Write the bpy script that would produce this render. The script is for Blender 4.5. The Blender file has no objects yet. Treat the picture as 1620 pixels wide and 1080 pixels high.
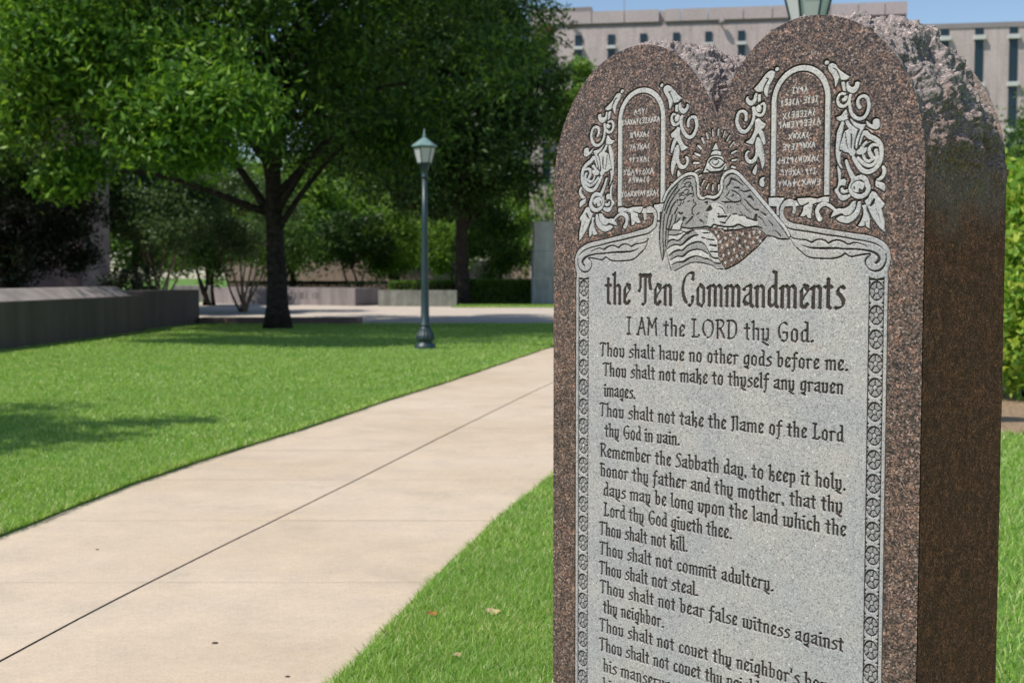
import bpy, bmesh, math, random
import numpy as np
from mathutils import Vector, Matrix, noise
rng = np.random.default_rng(7); random.seed(7)
sc = bpy.context.scene; col = sc.collection
R = math.radians

# ============================================================ CAMERA, SKY, SUN, EXPOSURE
cam_d = bpy.data.cameras.new('camera'); cam = bpy.data.objects.new('camera', cam_d); col.objects.link(cam)
cam_d.sensor_width = 36; cam_d.lens = 1900/1620*36; cam_d.clip_start = 0.1; cam_d.clip_end = 2000
PITCH = math.atan(102/1900)
CAM_H = 1.31
cam.location = (0, 0, CAM_H); cam.rotation_euler = (R(90)-PITCH, 0, 0)
cam_d.dof.use_dof = True; cam_d.dof.focus_distance = 2.50; cam_d.dof.aperture_fstop = 7.1
sc.camera = cam
SUN = Vector((-.50, -.275, .83)).normalized()
world = bpy.data.worlds.new('World'); sc.world = world; world.use_nodes = True
wn = world.node_tree; wn.nodes.clear()
wo = wn.nodes.new('ShaderNodeOutputWorld'); bg = wn.nodes.new('ShaderNodeBackground'); sk = wn.nodes.new('ShaderNodeTexSky')
sk.sky_type = 'NISHITA'; sk.sun_disc = False; sk.sun_elevation = math.asin(SUN.z); sk.sun_rotation = math.atan2(SUN.x, SUN.y)
sk.air_density = 1.0; sk.dust_density = .5; sk.ozone_density = 2.0
bg.inputs['Strength'].default_value = 0.125
wn.links.new(sk.outputs[0], bg.inputs[0]); wn.links.new(bg.outputs[0], wo.inputs[0])
sl = bpy.data.lights.new('sun', 'SUN'); so = bpy.data.objects.new('sun', sl); col.objects.link(so)
sl.energy = 4.4; sl.angle = R(.53); sl.color = (1.0, .95, .87)
so.rotation_euler = SUN.to_track_quat('Z', 'Y').to_euler(); so.location = (0, 0, 30)
sc.view_settings.view_transform = 'Standard'; sc.view_settings.look = 'None'
sc.view_settings.exposure = 0.15; sc.view_settings.gamma = 1.0
sc.cycles.max_bounces = 8; sc.cycles.transparent_max_bounces = 8

# ============================================================ HELPERS
def ray(x, y):
    """Direction from the camera through a point of the 1620 x 1080 frame."""
    cx, cy = (x-810)/1900, -(y-540)/1900
    return np.array([cx, math.cos(PITCH)+cy*math.sin(PITCH), -math.sin(PITCH)+cy*math.cos(PITCH)])
def at(x, y, Y):
    d = ray(x, y); return Vector(d*(Y/d[1]))+Vector((0, 0, CAM_H))
def gnd(x, y):
    d = ray(x, y); p = d*(-CAM_H/d[2]); return Vector((p[0], p[1], 0))

def tag(o, label=None, cat=None, group=None, kind=None):
    for k, v in (('label', label), ('category', cat), ('group', group), ('kind', kind)):
        if v: o[k] = v
    return o
def link(name, me, mats, parent=None):
    o = bpy.data.objects.new(name, me); col.objects.link(o)
    for m in (mats if isinstance(mats, (list, tuple)) else [mats]): me.materials.append(m)
    if parent: o.parent = parent
    return o
def empty(name, loc, rz=0, label=None, cat=None, group=None):
    o = bpy.data.objects.new(name, None); col.objects.link(o); o.location = loc; o.rotation_euler = (0, 0, rz)
    o.empty_display_size = .2
    return tag(o, label, cat, group)
def np_mesh(name, V, F, mats, parent=None, mi=None, sm=False):
    """Mesh from arrays: V (n,3), F (m,k)."""
    V = np.asarray(V, np.float32); F = np.asarray(F, np.int32); k = F.shape[1]
    me = bpy.data.meshes.new(name); me.vertices.add(len(V)); me.vertices.foreach_set('co', V.ravel())
    me.loops.add(F.size); me.loops.foreach_set('vertex_index', F.ravel())
    me.polygons.add(len(F)); me.polygons.foreach_set('loop_start', np.arange(0, F.size, k, dtype=np.int32))
    try: me.polygons.foreach_set('loop_total', np.full(len(F), k, np.int32))
    except Exception: pass
    if mi is not None: me.polygons.foreach_set('material_index', np.asarray(mi, np.int32))
    if sm: me.polygons.foreach_set('use_smooth', np.ones(len(F), bool))
    me.update(calc_edges=True); me.validate()
    return link(name, me, mats, parent)
class MB:
    """Collects boxes, prisms, lathes and tubes into one mesh."""
    def __init__(s): s.b = bmesh.new()
    def box(s, c, d, rz=0, bev=0, rx=0):
        M = Matrix.Translation(c) @ Matrix.Rotation(rz, 4, 'Z') @ Matrix.Rotation(rx, 4, 'X') @ Matrix.Diagonal((d[0], d[1], d[2], 1))
        r = bmesh.ops.create_cube(s.b, size=1, matrix=M)
        if bev:
            es = list({e for v in r['verts'] for e in v.link_edges})
            bmesh.ops.bevel(s.b, geom=es, offset=bev, segments=2, affect='EDGES', profile=.5)
        return s
    def lathe(s, prof, c=(0, 0, 0), n=24, turn=0):
        rings = []
        for r, z in prof:
            rings.append([s.b.verts.new((c[0]+r*math.cos(2*math.pi*i/n+turn), c[1]+r*math.sin(2*math.pi*i/n+turn), c[2]+z)) for i in range(n)])
        for a, b in zip(rings, rings[1:]):
            for i in range(n): s.b.faces.new((a[i], a[(i+1) % n], b[(i+1) % n], b[i]))
        s.b.faces.new(rings[0][::-1]); s.b.faces.new(rings[-1]); return s
    def tube(s, pts, rad, n=7):
        pts = [Vector(p) for p in pts]; rings = []
        for i, p in enumerate(pts):
            d = (pts[min(i+1, len(pts)-1)]-pts[max(i-1, 0)]).normalized()
            a = d.cross(Vector((0, 0, 1)) if abs(d.z) < .9 else Vector((1, 0, 0))).normalized(); b = d.cross(a)
            r = rad[i] if isinstance(rad, (list, tuple)) else rad
            rings.append([s.b.verts.new(p+(a*math.cos(2*math.pi*k/n)+b*math.sin(2*math.pi*k/n))*r) for k in range(n)])
        for a, b in zip(rings, rings[1:]):
            for i in range(n): s.b.faces.new((a[i], a[(i+1) % n], b[(i+1) % n], b[i]))
        s.b.faces.new(rings[0][::-1]); s.b.faces.new(rings[-1]); return s
    def prism(s, poly, z0, z1):
        a = [s.b.verts.new((x, y, z0)) for x, y in poly]; b = [s.b.verts.new((x, y, z1)) for x, y in poly]; n = len(poly)
        s.b.faces.new(a[::-1]); s.b.faces.new(b)
        for i in range(n): s.b.faces.new((a[i], a[(i+1) % n], b[(i+1) % n], b[i]))
        return s
    def build(s, name, m, parent=None, sm=False):
        bmesh.ops.recalc_face_normals(s.b, faces=s.b.faces[:])
        me = bpy.data.meshes.new(name); s.b.to_mesh(me); s.b.free()
        if sm:
            for p in me.polygons: p.use_smooth = True
        return link(name, me, m, parent)

# ============================================================ MATERIALS
def new_mat(name):
    m = bpy.data.materials.new(name); m.use_nodes = True; n = m.node_tree.nodes; n.clear()
    o = n.new('ShaderNodeOutputMaterial'); b = n.new('ShaderNodeBsdfPrincipled'); m.node_tree.links.new(b.outputs[0], o.inputs[0])
    return m, m.node_tree, b, o
def nd(t, typ, **kw):
    n = t.nodes.new(typ)
    for k, v in kw.items():
        if k.startswith('_'): setattr(n, k[1:], v)
        else: n.inputs[k.replace('_', ' ')].default_value = v
    return n
def ramp(t, src, stops, interp='LINEAR'):
    r = t.nodes.new('ShaderNodeValToRGB'); r.color_ramp.interpolation = interp; e = r.color_ramp.elements
    while len(e) < len(stops): e.new(.5)
    for i, (p, c) in enumerate(stops): e[i].position = p; e[i].color = (*c, 1) if len(c) == 3 else c
    t.links.new(src, r.inputs[0]); return r.outputs[0]
def obj_co(t): return t.nodes.new('ShaderNodeTexCoord').outputs['Object']
def noi(t, co, scale, detail=4, rough=.55):
    n = nd(t, 'ShaderNodeTexNoise', Scale=scale, Detail=detail, Roughness=rough); t.links.new(co, n.inputs['Vector']); return n.outputs[0]
def vor(t, co, scale, feat='F1'):
    n = nd(t, 'ShaderNodeTexVoronoi', Scale=scale); n.feature = feat; t.links.new(co, n.inputs['Vector']); return n
def mix(t, f, a, b, mode='MIX'):
    m = t.nodes.new('ShaderNodeMix'); m.data_type = 'RGBA'; m.blend_type = mode
    for sock, v in ((m.inputs[0], f), (m.inputs[6], a), (m.inputs[7], b)):
        if hasattr(v, 'links'): t.links.new(v, sock)
        elif isinstance(v, (int, float)): sock.default_value = v
        else: sock.default_value = (*v, 1)
    return m.outputs[2]
def bump(t, b, h, strength, dist):
    n = nd(t, 'ShaderNodeBump', Strength=strength, Distance=dist); t.links.new(h, n.inputs['Height']); t.links.new(n.outputs[0], b.inputs['Normal'])

def granite_color(t, co, light=0.0):
    c1 = vor(t, co, 330).outputs['Color']; sep = t.nodes.new('ShaderNodeSeparateColor'); t.links.new(c1, sep.inputs[0])
    grain = ramp(t, sep.outputs[0], [(0, (.034, .030, .031)), (.22, (.075, .060, .056)), (.44, (.135, .095, .080)), (.66, (.19, .130, .105)), (.84, (.255, .185, .155)), (.94, (.33, .28, .255)), (1, (.44, .41, .39))], 'CONSTANT')
    n1 = noi(t, co, 55, 3); big = ramp(t, n1, [(.36, (.68, .68, .72)), (.55, (1.0, .98, .97)), (.66, (1.32, 1.14, 1.06)), (.75, (1.55, 1.18, 1.02))])
    c = mix(t, 1.0, grain, big, 'MULTIPLY')
    n2 = noi(t, co, 330, 4); dk = ramp(t, n2, [(.36, (.45, .45, .46)), (.5, (1, 1, 1)), (.64, (1.2, 1.18, 1.16))])
    c = mix(t, .7, c, dk, 'MULTIPLY')
    cl_ = ramp(t, noi(t, co, 5, 3), [(.35, (.95, .90, .89)), (.65, (1.16, 1.04, .98))]); c = mix(t, 1, c, cl_, 'MULTIPLY')
    if light: c = mix(t, light, c, (.42, .38, .38))
    return c
M = {}
m, t, b, o = new_mat('polished_granite'); co = obj_co(t); M['polished'] = m
t.links.new(granite_color(t, co), b.inputs['Base Color']); b.inputs['Roughness'].default_value = .32; b.inputs['Specular IOR Level'].default_value = .35

def frosted(name, base, amt):
    m, t, b, o = new_mat(name); co = obj_co(t)
    n = noi(t, co, 420, 4, .7); v = vor(t, co, 330).outputs['Color']; sp = t.nodes.new('ShaderNodeSeparateColor'); t.links.new(v, sp.inputs[0])
    g = ramp(t, n, [(.30, tuple(x*(1-amt) for x in base)), (.5, base), (.72, tuple(min(x*(1+amt), .9) for x in base))])
    s = ramp(t, sp.outputs[0], [(0, (.62, .62, .64)), (.10, (.85, .85, .86)), (.25, (1, 1, 1)), (.90, (1.10, 1.09, 1.08)), (.985, (1.5, 1.5, 1.48))], 'CONSTANT')
    c = mix(t, .9, g, s, 'MULTIPLY')
    st = ramp(t, noi(t, co, 7, 5, .6), [(.35, (.90, .92, .95)), (.6, (1.05, 1.03, 1.0))]); c = mix(t, 1, c, st, 'MULTIPLY')
    warm = ramp(t, noi(t, co, 26, 3), [(.62, (1, 1, 1)), (.78, (1.07, .99, .95))]); c = mix(t, 1, c, warm, 'MULTIPLY')
    t.links.new(c, b.inputs['Base Color']); b.inputs['Roughness'].default_value = .85; b.inputs['Specular IOR Level'].default_value = .2
    bump(t, b, n, .35, .0012); return m
M['frosted'] = frosted('frosted_granite', (.378, .360, .357), .46)
M['frosted_light'] = frosted('whitened_granite', (.45, .435, .43), .24)
M['frosted_mid'] = frosted('half_frosted_granite', (.27, .258, .258), .38)
M['frosted_grey'] = frosted('grey_cut_granite', (.33, .31, .30), .45)  # greyer frosted stone for the finer chisel lines
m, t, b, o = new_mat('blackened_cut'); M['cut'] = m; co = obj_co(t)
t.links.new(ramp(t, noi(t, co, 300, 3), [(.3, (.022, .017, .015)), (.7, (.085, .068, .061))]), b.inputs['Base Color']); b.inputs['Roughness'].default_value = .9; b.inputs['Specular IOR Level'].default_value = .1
m, t, b, o = new_mat('split_and_sawn_granite'); M['rough'] = m; M['sawn'] = m; co = obj_co(t)
base = granite_color(t, co)
c = mix(t, .46, base, (.52, .475, .455))
sp = vor(t, co, 260).outputs['Color']; s2 = t.nodes.new('ShaderNodeSeparateColor'); t.links.new(sp, s2.inputs[0])
c = mix(t, .8, c, ramp(t, s2.outputs[0], [(0, (.55, .52, .52)), (.3, (1.05, 1.0, .98)), (.8, (1.45, 1.40, 1.37)), (.95, (2.2, 2.15, 2.1))], 'CONSTANT'), 'MULTIPLY')
olive = mix(t, .9, base, ramp(t, noi(t, co, 8, 5, .6), [(.40, (1.60, 1.18, 1.02)), (.60, (1.50, 1.10, .86))]), 'MULTIPLY')
olive = mix(t, 1, olive, ramp(t, noi(t, co, 45, 4), [(.35, (.7, .7, .75)), (.65, (1.25, 1.2, 1.15))]), 'MULTIPLY')
olive = mix(t, .30, olive, (.21, .105, .068)); olive = mix(t, 1, olive, (1.12, .92, .80), 'MULTIPLY'); c = mix(t, .15, c, (.30, .25, .23))
sx = t.nodes.new('ShaderNodeSeparateXYZ'); t.links.new(co, sx.inputs[0])
ma = nd(t, 'ShaderNodeMath'); ma.operation = 'MULTIPLY_ADD'; t.links.new(noi(t, co, 14, 5, .6), ma.inputs[0]); ma.inputs[1].default_value = .30; t.links.new(sx.outputs['Z'], ma.inputs[2])
mr = nd(t, 'ShaderNodeMapRange'); t.links.new(ma.outputs[0], mr.inputs[0]); mr.inputs[1].default_value = 1.53; mr.inputs[2].default_value = 1.84
t.links.new(mix(t, mr.outputs[0], olive, c), b.inputs['Base Color']); b.inputs['Roughness'].default_value = .85; b.inputs['Specular IOR Level'].default_value = .15
bump(t, b, noi(t, co, 130, 6, .75), .8, .005)

def simple(name, c0, c1, scale, rough=.8, spec=.3, bs=0, bd=.01, fine=None, metal=0):
    m, t, b, o = new_mat(name); co = obj_co(t); n = noi(t, co, scale, 6, .6)
    c = ramp(t, n, [(.32, c0), (.68, c1)])
    if fine: c = mix(t, .7, c, ramp(t, noi(t, co, fine, 3), [(.3, (.78, .78, .78)), (.7, (1.2, 1.2, 1.2))]), 'MULTIPLY')
    t.links.new(c, b.inputs['Base Color']); b.inputs['Roughness'].default_value = rough; b.inputs['Specular IOR Level'].default_value = spec; b.inputs['Metallic'].default_value = metal
    if bs: bump(t, b, n, bs, bd)
    return m
def concrete(name, c0, c1, joints=None):
    m, t, b, o = new_mat(name); co = obj_co(t)
    c = ramp(t, noi(t, co, .55, 5, .6), [(.35, c0), (.65, c1)])
    c = mix(t, .8, c, ramp(t, noi(t, co, 3.5, 5, .65), [(.3, (.88, .89, .91)), (.7, (1.07, 1.05, 1.03))]), 'MULTIPLY')
    sp = ramp(t, noi(t, co, 95, 4, .75), [(.30, (.80, .79, .78)), (.5, (1, 1, 1)), (.70, (1.14, 1.13, 1.12))]); c = mix(t, .9, c, sp, 'MULTIPLY')
    sp = ramp(t, noi(t, co, 24, 5, .7), [(.30, (.93, .925, .92)), (.66, (1.05, 1.05, 1.05))]); c = mix(t, 1, c, sp, 'MULTIPLY')
    pt = ramp(t, vor(t, co, 13).outputs['Distance'], [(.03, (.55, .53, .52)), (.06, (1, 1, 1))]); c = mix(t, .5, c, pt, 'MULTIPLY')
    st = ramp(t, noi(t, co, 1.3, 7, .72), [(.55, (1, 1, 1)), (.72, (.86, .875, .90))]); c = mix(t, 1, c, st, 'MULTIPLY')
    t.links.new(c, b.inputs['Base Color']); b.inputs['Roughness'].default_value = .85; b.inputs['Specular IOR Level'].default_value = .2
    bump(t, b, noi(t, co, 240, 3), .25, .002); return m
M['path'] = concrete('path_concrete', (.51, .412, .300), (.57, .475, .365))
M['plaza'] = concrete('plaza_concrete', (.50, .43, .36), (.55, .48, .40))
M['joint'] = simple('joint_filler', (.15, .14, .125), (.24, .22, .20), 30)
M['tooled'] = simple('tooled_groove', (.22, .19, .16), (.30, .25, .21), 20)
M['soil'] = simple('turf_soil', (.09, .17, .035), (.13, .23, .05), 6, .95, .1, fine=60)
M['mulch'] = simple('leaf_litter', (.16, .10, .055), (.40, .30, .20), 26, .95, .1, .8, .03, fine=90)
M['wallstone'] = simple('planter_granite', (.085, .066, .056), (.14, .112, .098), 60, .7, .3, fine=220)
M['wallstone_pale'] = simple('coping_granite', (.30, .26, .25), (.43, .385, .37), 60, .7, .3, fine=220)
M['bench'] = simple('bench_granite', (.21, .182, .187), (.30, .268, .272), 40, .7, .3, fine=200)
M['bench_cut'] = simple('bench_lettering', (.12, .105, .11), (.16, .145, .148), 30, .8)
M['pale'] = simple('pale_concrete', (.36, .37, .36), (.46, .47, .455), 3, .8, .3, fine=60)
M['precast'] = simple('precast_concrete', (.45, .375, .362), (.51, .43, .415), .35, .85, .2, fine=9)
M['precast_top'] = simple('precast_parapet', (.41, .345, .335), (.47, .40, .39), .35, .85, .2, fine=9)
M['precast_dark'] = simple('precast_band', (.24, .21, .21), (.30, .27, .265), .5, .85, .2)
M['spandrel'] = simple('pale_sill', (.50, .50, .48), (.58, .58, .56), 1, .7, .3)
M['shade_concrete'] = simple('shaded_white_concrete', (.17, .18, .16), (.25, .255, .23), 3, .85, .2, fine=50)  # white concrete darkened: the shade on the wall is in its base colour
M['pinkwall'] = simple('pink_granite_wall', (.30, .215, .19), (.40, .30, .27), .8, .8, .2, fine=12)
M['redwall'] = simple('dark_granite_band', (.15, .10, .09), (.21, .15, .135), 1, .8, .2, fine=12)
M['facade'] = simple('brown_granite_facade', (.16, .12, .125), (.24, .185, .185), 1.2, .7, .3, fine=14)
M['pilaster'] = simple('grey_granite_pilaster', (.13, .118, .128), (.19, .175, .185), 1.2, .7, .3, fine=14)
m, t, b, o = new_mat('window_glass'); M['glass'] = m
b.inputs['Base Color'].default_value = (.012, .028, .036, 1); b.inputs['Roughness'].default_value = .12; b.inputs['Specular IOR Level'].default_value = .5
M['paint'] = simple('green_lamp_paint', (.015, .034, .038), (.024, .048, .052), 12, .42, .5)
M['paint_sunlit'] = simple('sunlit_lamp_roof', (.13, .22, .21), (.20, .30, .29), 14, .5, .4)  # lamp paint lightened: sun on the roof and finial is in the colour
m, t, b, o = new_mat('frosted_lamp_glass'); M['lampglass'] = m
b.inputs['Base Color'].default_value = (.64, .66, .66, 1); b.inputs['Roughness'].default_value = .35; b.inputs['Transmission Weight'].default_value = .25
M['bark'] = simple('tree_bark', (.020, .016, .014), (.062, .052, .044), 9, .95, .1, 1.0, .05, fine=40)
M['bark_pale'] = simple('smooth_bark', (.12, .085, .06), (.27, .20, .15), 7, .9, .1, .5, .02)

def leaf_mat(name, cols, trans=.35, rough=.5, spec=.35):
    m = bpy.data.materials.new(name); m.use_nodes = True; t = m.node_tree; t.nodes.clear()
    o = t.nodes.new('ShaderNodeOutputMaterial'); g = t.nodes.new('ShaderNodeNewGeometry')
    c = ramp(t, g.outputs['Random Per Island'], [(i/(len(cols)-1), k) for i, k in enumerate(cols)])
    b = t.nodes.new('ShaderNodeBsdfPrincipled'); t.links.new(c, b.inputs['Base Color']); b.inputs['Roughness'].default_value = rough; b.inputs['Specular IOR Level'].default_value = spec
    tr = t.nodes.new('ShaderNodeBsdfTranslucent'); t.links.new(mix(t, 1, c, (1.25, 1.3, .55), 'MULTIPLY'), tr.inputs['Color'])
    mx = t.nodes.new('ShaderNodeMixShader'); mx.inputs[0].default_value = trans
    t.links.new(b.outputs[0], mx.inputs[1]); t.links.new(tr.outputs[0], mx.inputs[2]); t.links.new(mx.outputs[0], o.inputs[0]); return m
M['leaf'] = leaf_mat('oak_leaves', [(.014, .040, .008), (.026, .070, .012), (.046, .108, .017), (.085, .165, .024), (.14, .24, .034)], .30, .48, .22)
M['leaf_sunlit'] = leaf_mat('sunlit_oak_leaves', [(.035, .10, .016), (.08, .185, .026), (.15, .285, .038), (.27, .42, .058)], .34, .48, .22)  # brighter oak leaf copy: sunlight on the front-left boughs painted into the colour
M['leaf_deep'] = leaf_mat('deep_oak_leaves', [(.012, .030, .008), (.020, .050, .011), (.032, .075, .015), (.065, .125, .022)], .22, .48, .22)
M['leaf_far'] = leaf_mat('far_leaves', [(.020, .055, .012), (.046, .11, .020), (.09, .18, .03), (.17, .28, .05)])
M['leaf_dark'] = leaf_mat('dark_leaves', [(.006, .014, .006), (.010, .022, .008), (.016, .034, .011)], .12, .5, .25)
M['leaf_light'] = leaf_mat('light_leaves', [(.05, .115, .018), (.10, .20, .03), (.18, .31, .045), (.26, .40, .06)])
M['leaf_yellow'] = leaf_mat('yellow_green_leaves', [(.11, .25, .04), (.21, .37, .055), (.37, .50, .08), (.58, .62, .13)], .45)
M['leaf_grey'] = leaf_mat('grey_green_leaves', [(.05, .095, .036), (.085, .145, .055), (.13, .195, .08)])
M['leaf_brown'] = leaf_mat('dead_leaves', [(.10, .05, .02), (.19, .10, .04)], .2)
M['flower'] = leaf_mat('pink_blossom', [(.35, .12, .13), (.45, .2, .2)], .3)
M['grass'] = leaf_mat('grass_blades', [(.135, .275, .040), (.205, .39, .058), (.27, .47, .080), (.345, .54, .11), (.46, .58, .20), (.60, .58, .32)], .40, .40, .5)
M['hedge'] = leaf_mat('hedge_leaves', [(.05, .12, .016), (.10, .20, .026), (.17, .29, .04)])
def mottle(m, scale, lo, hi):
    """Broad patches of paler and darker growth."""
    t = m.node_tree; rp = next(n for n in t.nodes if n.type == 'VALTORGB'); b = next(n for n in t.nodes if n.type == 'BSDF_PRINCIPLED')
    n = noi(t, obj_co(t), scale, 4, .6); c = mix(t, 1, rp.outputs[0], ramp(t, n, [(.33, lo), (.67, hi)]), 'MULTIPLY'); t.links.new(c, b.inputs['Base Color'])
mottle(M['grass'], 1.1, (.84, .92, .9), (1.14, 1.05, 1.05))
def panel_joints(m, w, h, dark=.72, gap=.012):
    t = m.node_tree; b = next(n for n in t.nodes if n.type == 'BSDF_PRINCIPLED'); src = b.inputs['Base Color'].links[0].from_socket
    sp = t.nodes.new('ShaderNodeSeparateXYZ'); t.links.new(obj_co(t), sp.inputs[0]); cb = t.nodes.new('ShaderNodeCombineXYZ'); t.links.new(sp.outputs['X'], cb.inputs['X']); t.links.new(sp.outputs['Z'], cb.inputs['Y'])
    br = nd(t, 'ShaderNodeTexBrick', Scale=1.0, Mortar_Size=gap, Brick_Width=w, Row_Height=h); br.offset = 0; br.inputs['Color1'].default_value = (1, 1, 1, 1); br.inputs['Color2'].default_value = (.95, .95, .96, 1); br.inputs['Mortar'].default_value = (dark, dark, dark, 1)
    t.links.new(cb.outputs[0], br.inputs['Vector']); t.links.new(mix(t, 1, src, br.outputs['Color'], 'MULTIPLY'), b.inputs['Base Color'])
def streaks(m, lo=.72):
    t = m.node_tree; b = next(n for n in t.nodes if n.type == 'BSDF_PRINCIPLED'); src = b.inputs['Base Color'].links[0].from_socket
    mp = nd(t, 'ShaderNodeMapping'); mp.inputs['Scale'].default_value = (1, 1, .12); t.links.new(obj_co(t), mp.inputs[0])
    c = mix(t, 1, src, ramp(t, noi(t, mp.outputs[0], 2.6, 6, .65), [(.38, (lo, lo, lo*.97)), (.6, (1.08, 1.07, 1.06))]), 'MULTIPLY'); t.links.new(c, b.inputs['Base Color'])
panel_joints(M['precast'], 2.15, 3.62, .80); panel_joints(M['facade'], 1.5, .9, .7); panel_joints(M['pinkwall'], 1.6, 5, .75)
for k in ('wallstone', 'bench', 'pale', 'shade_concrete', 'precast', 'wallstone_pale', 'pinkwall'): streaks(M[k], .74 if k != 'precast' else .90)
M['fallen'] = simple('fallen_leaf_orange', (.30, .10, .03), (.45, .19, .06), 40, .8)
M['fallen_pale'] = simple('fallen_leaf_tan', (.42, .32, .16), (.55, .44, .25), 40, .8)
M['grit'] = simple('dark_chip', (.03, .03, .03), (.06, .055, .05), 60, .9)
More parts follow.
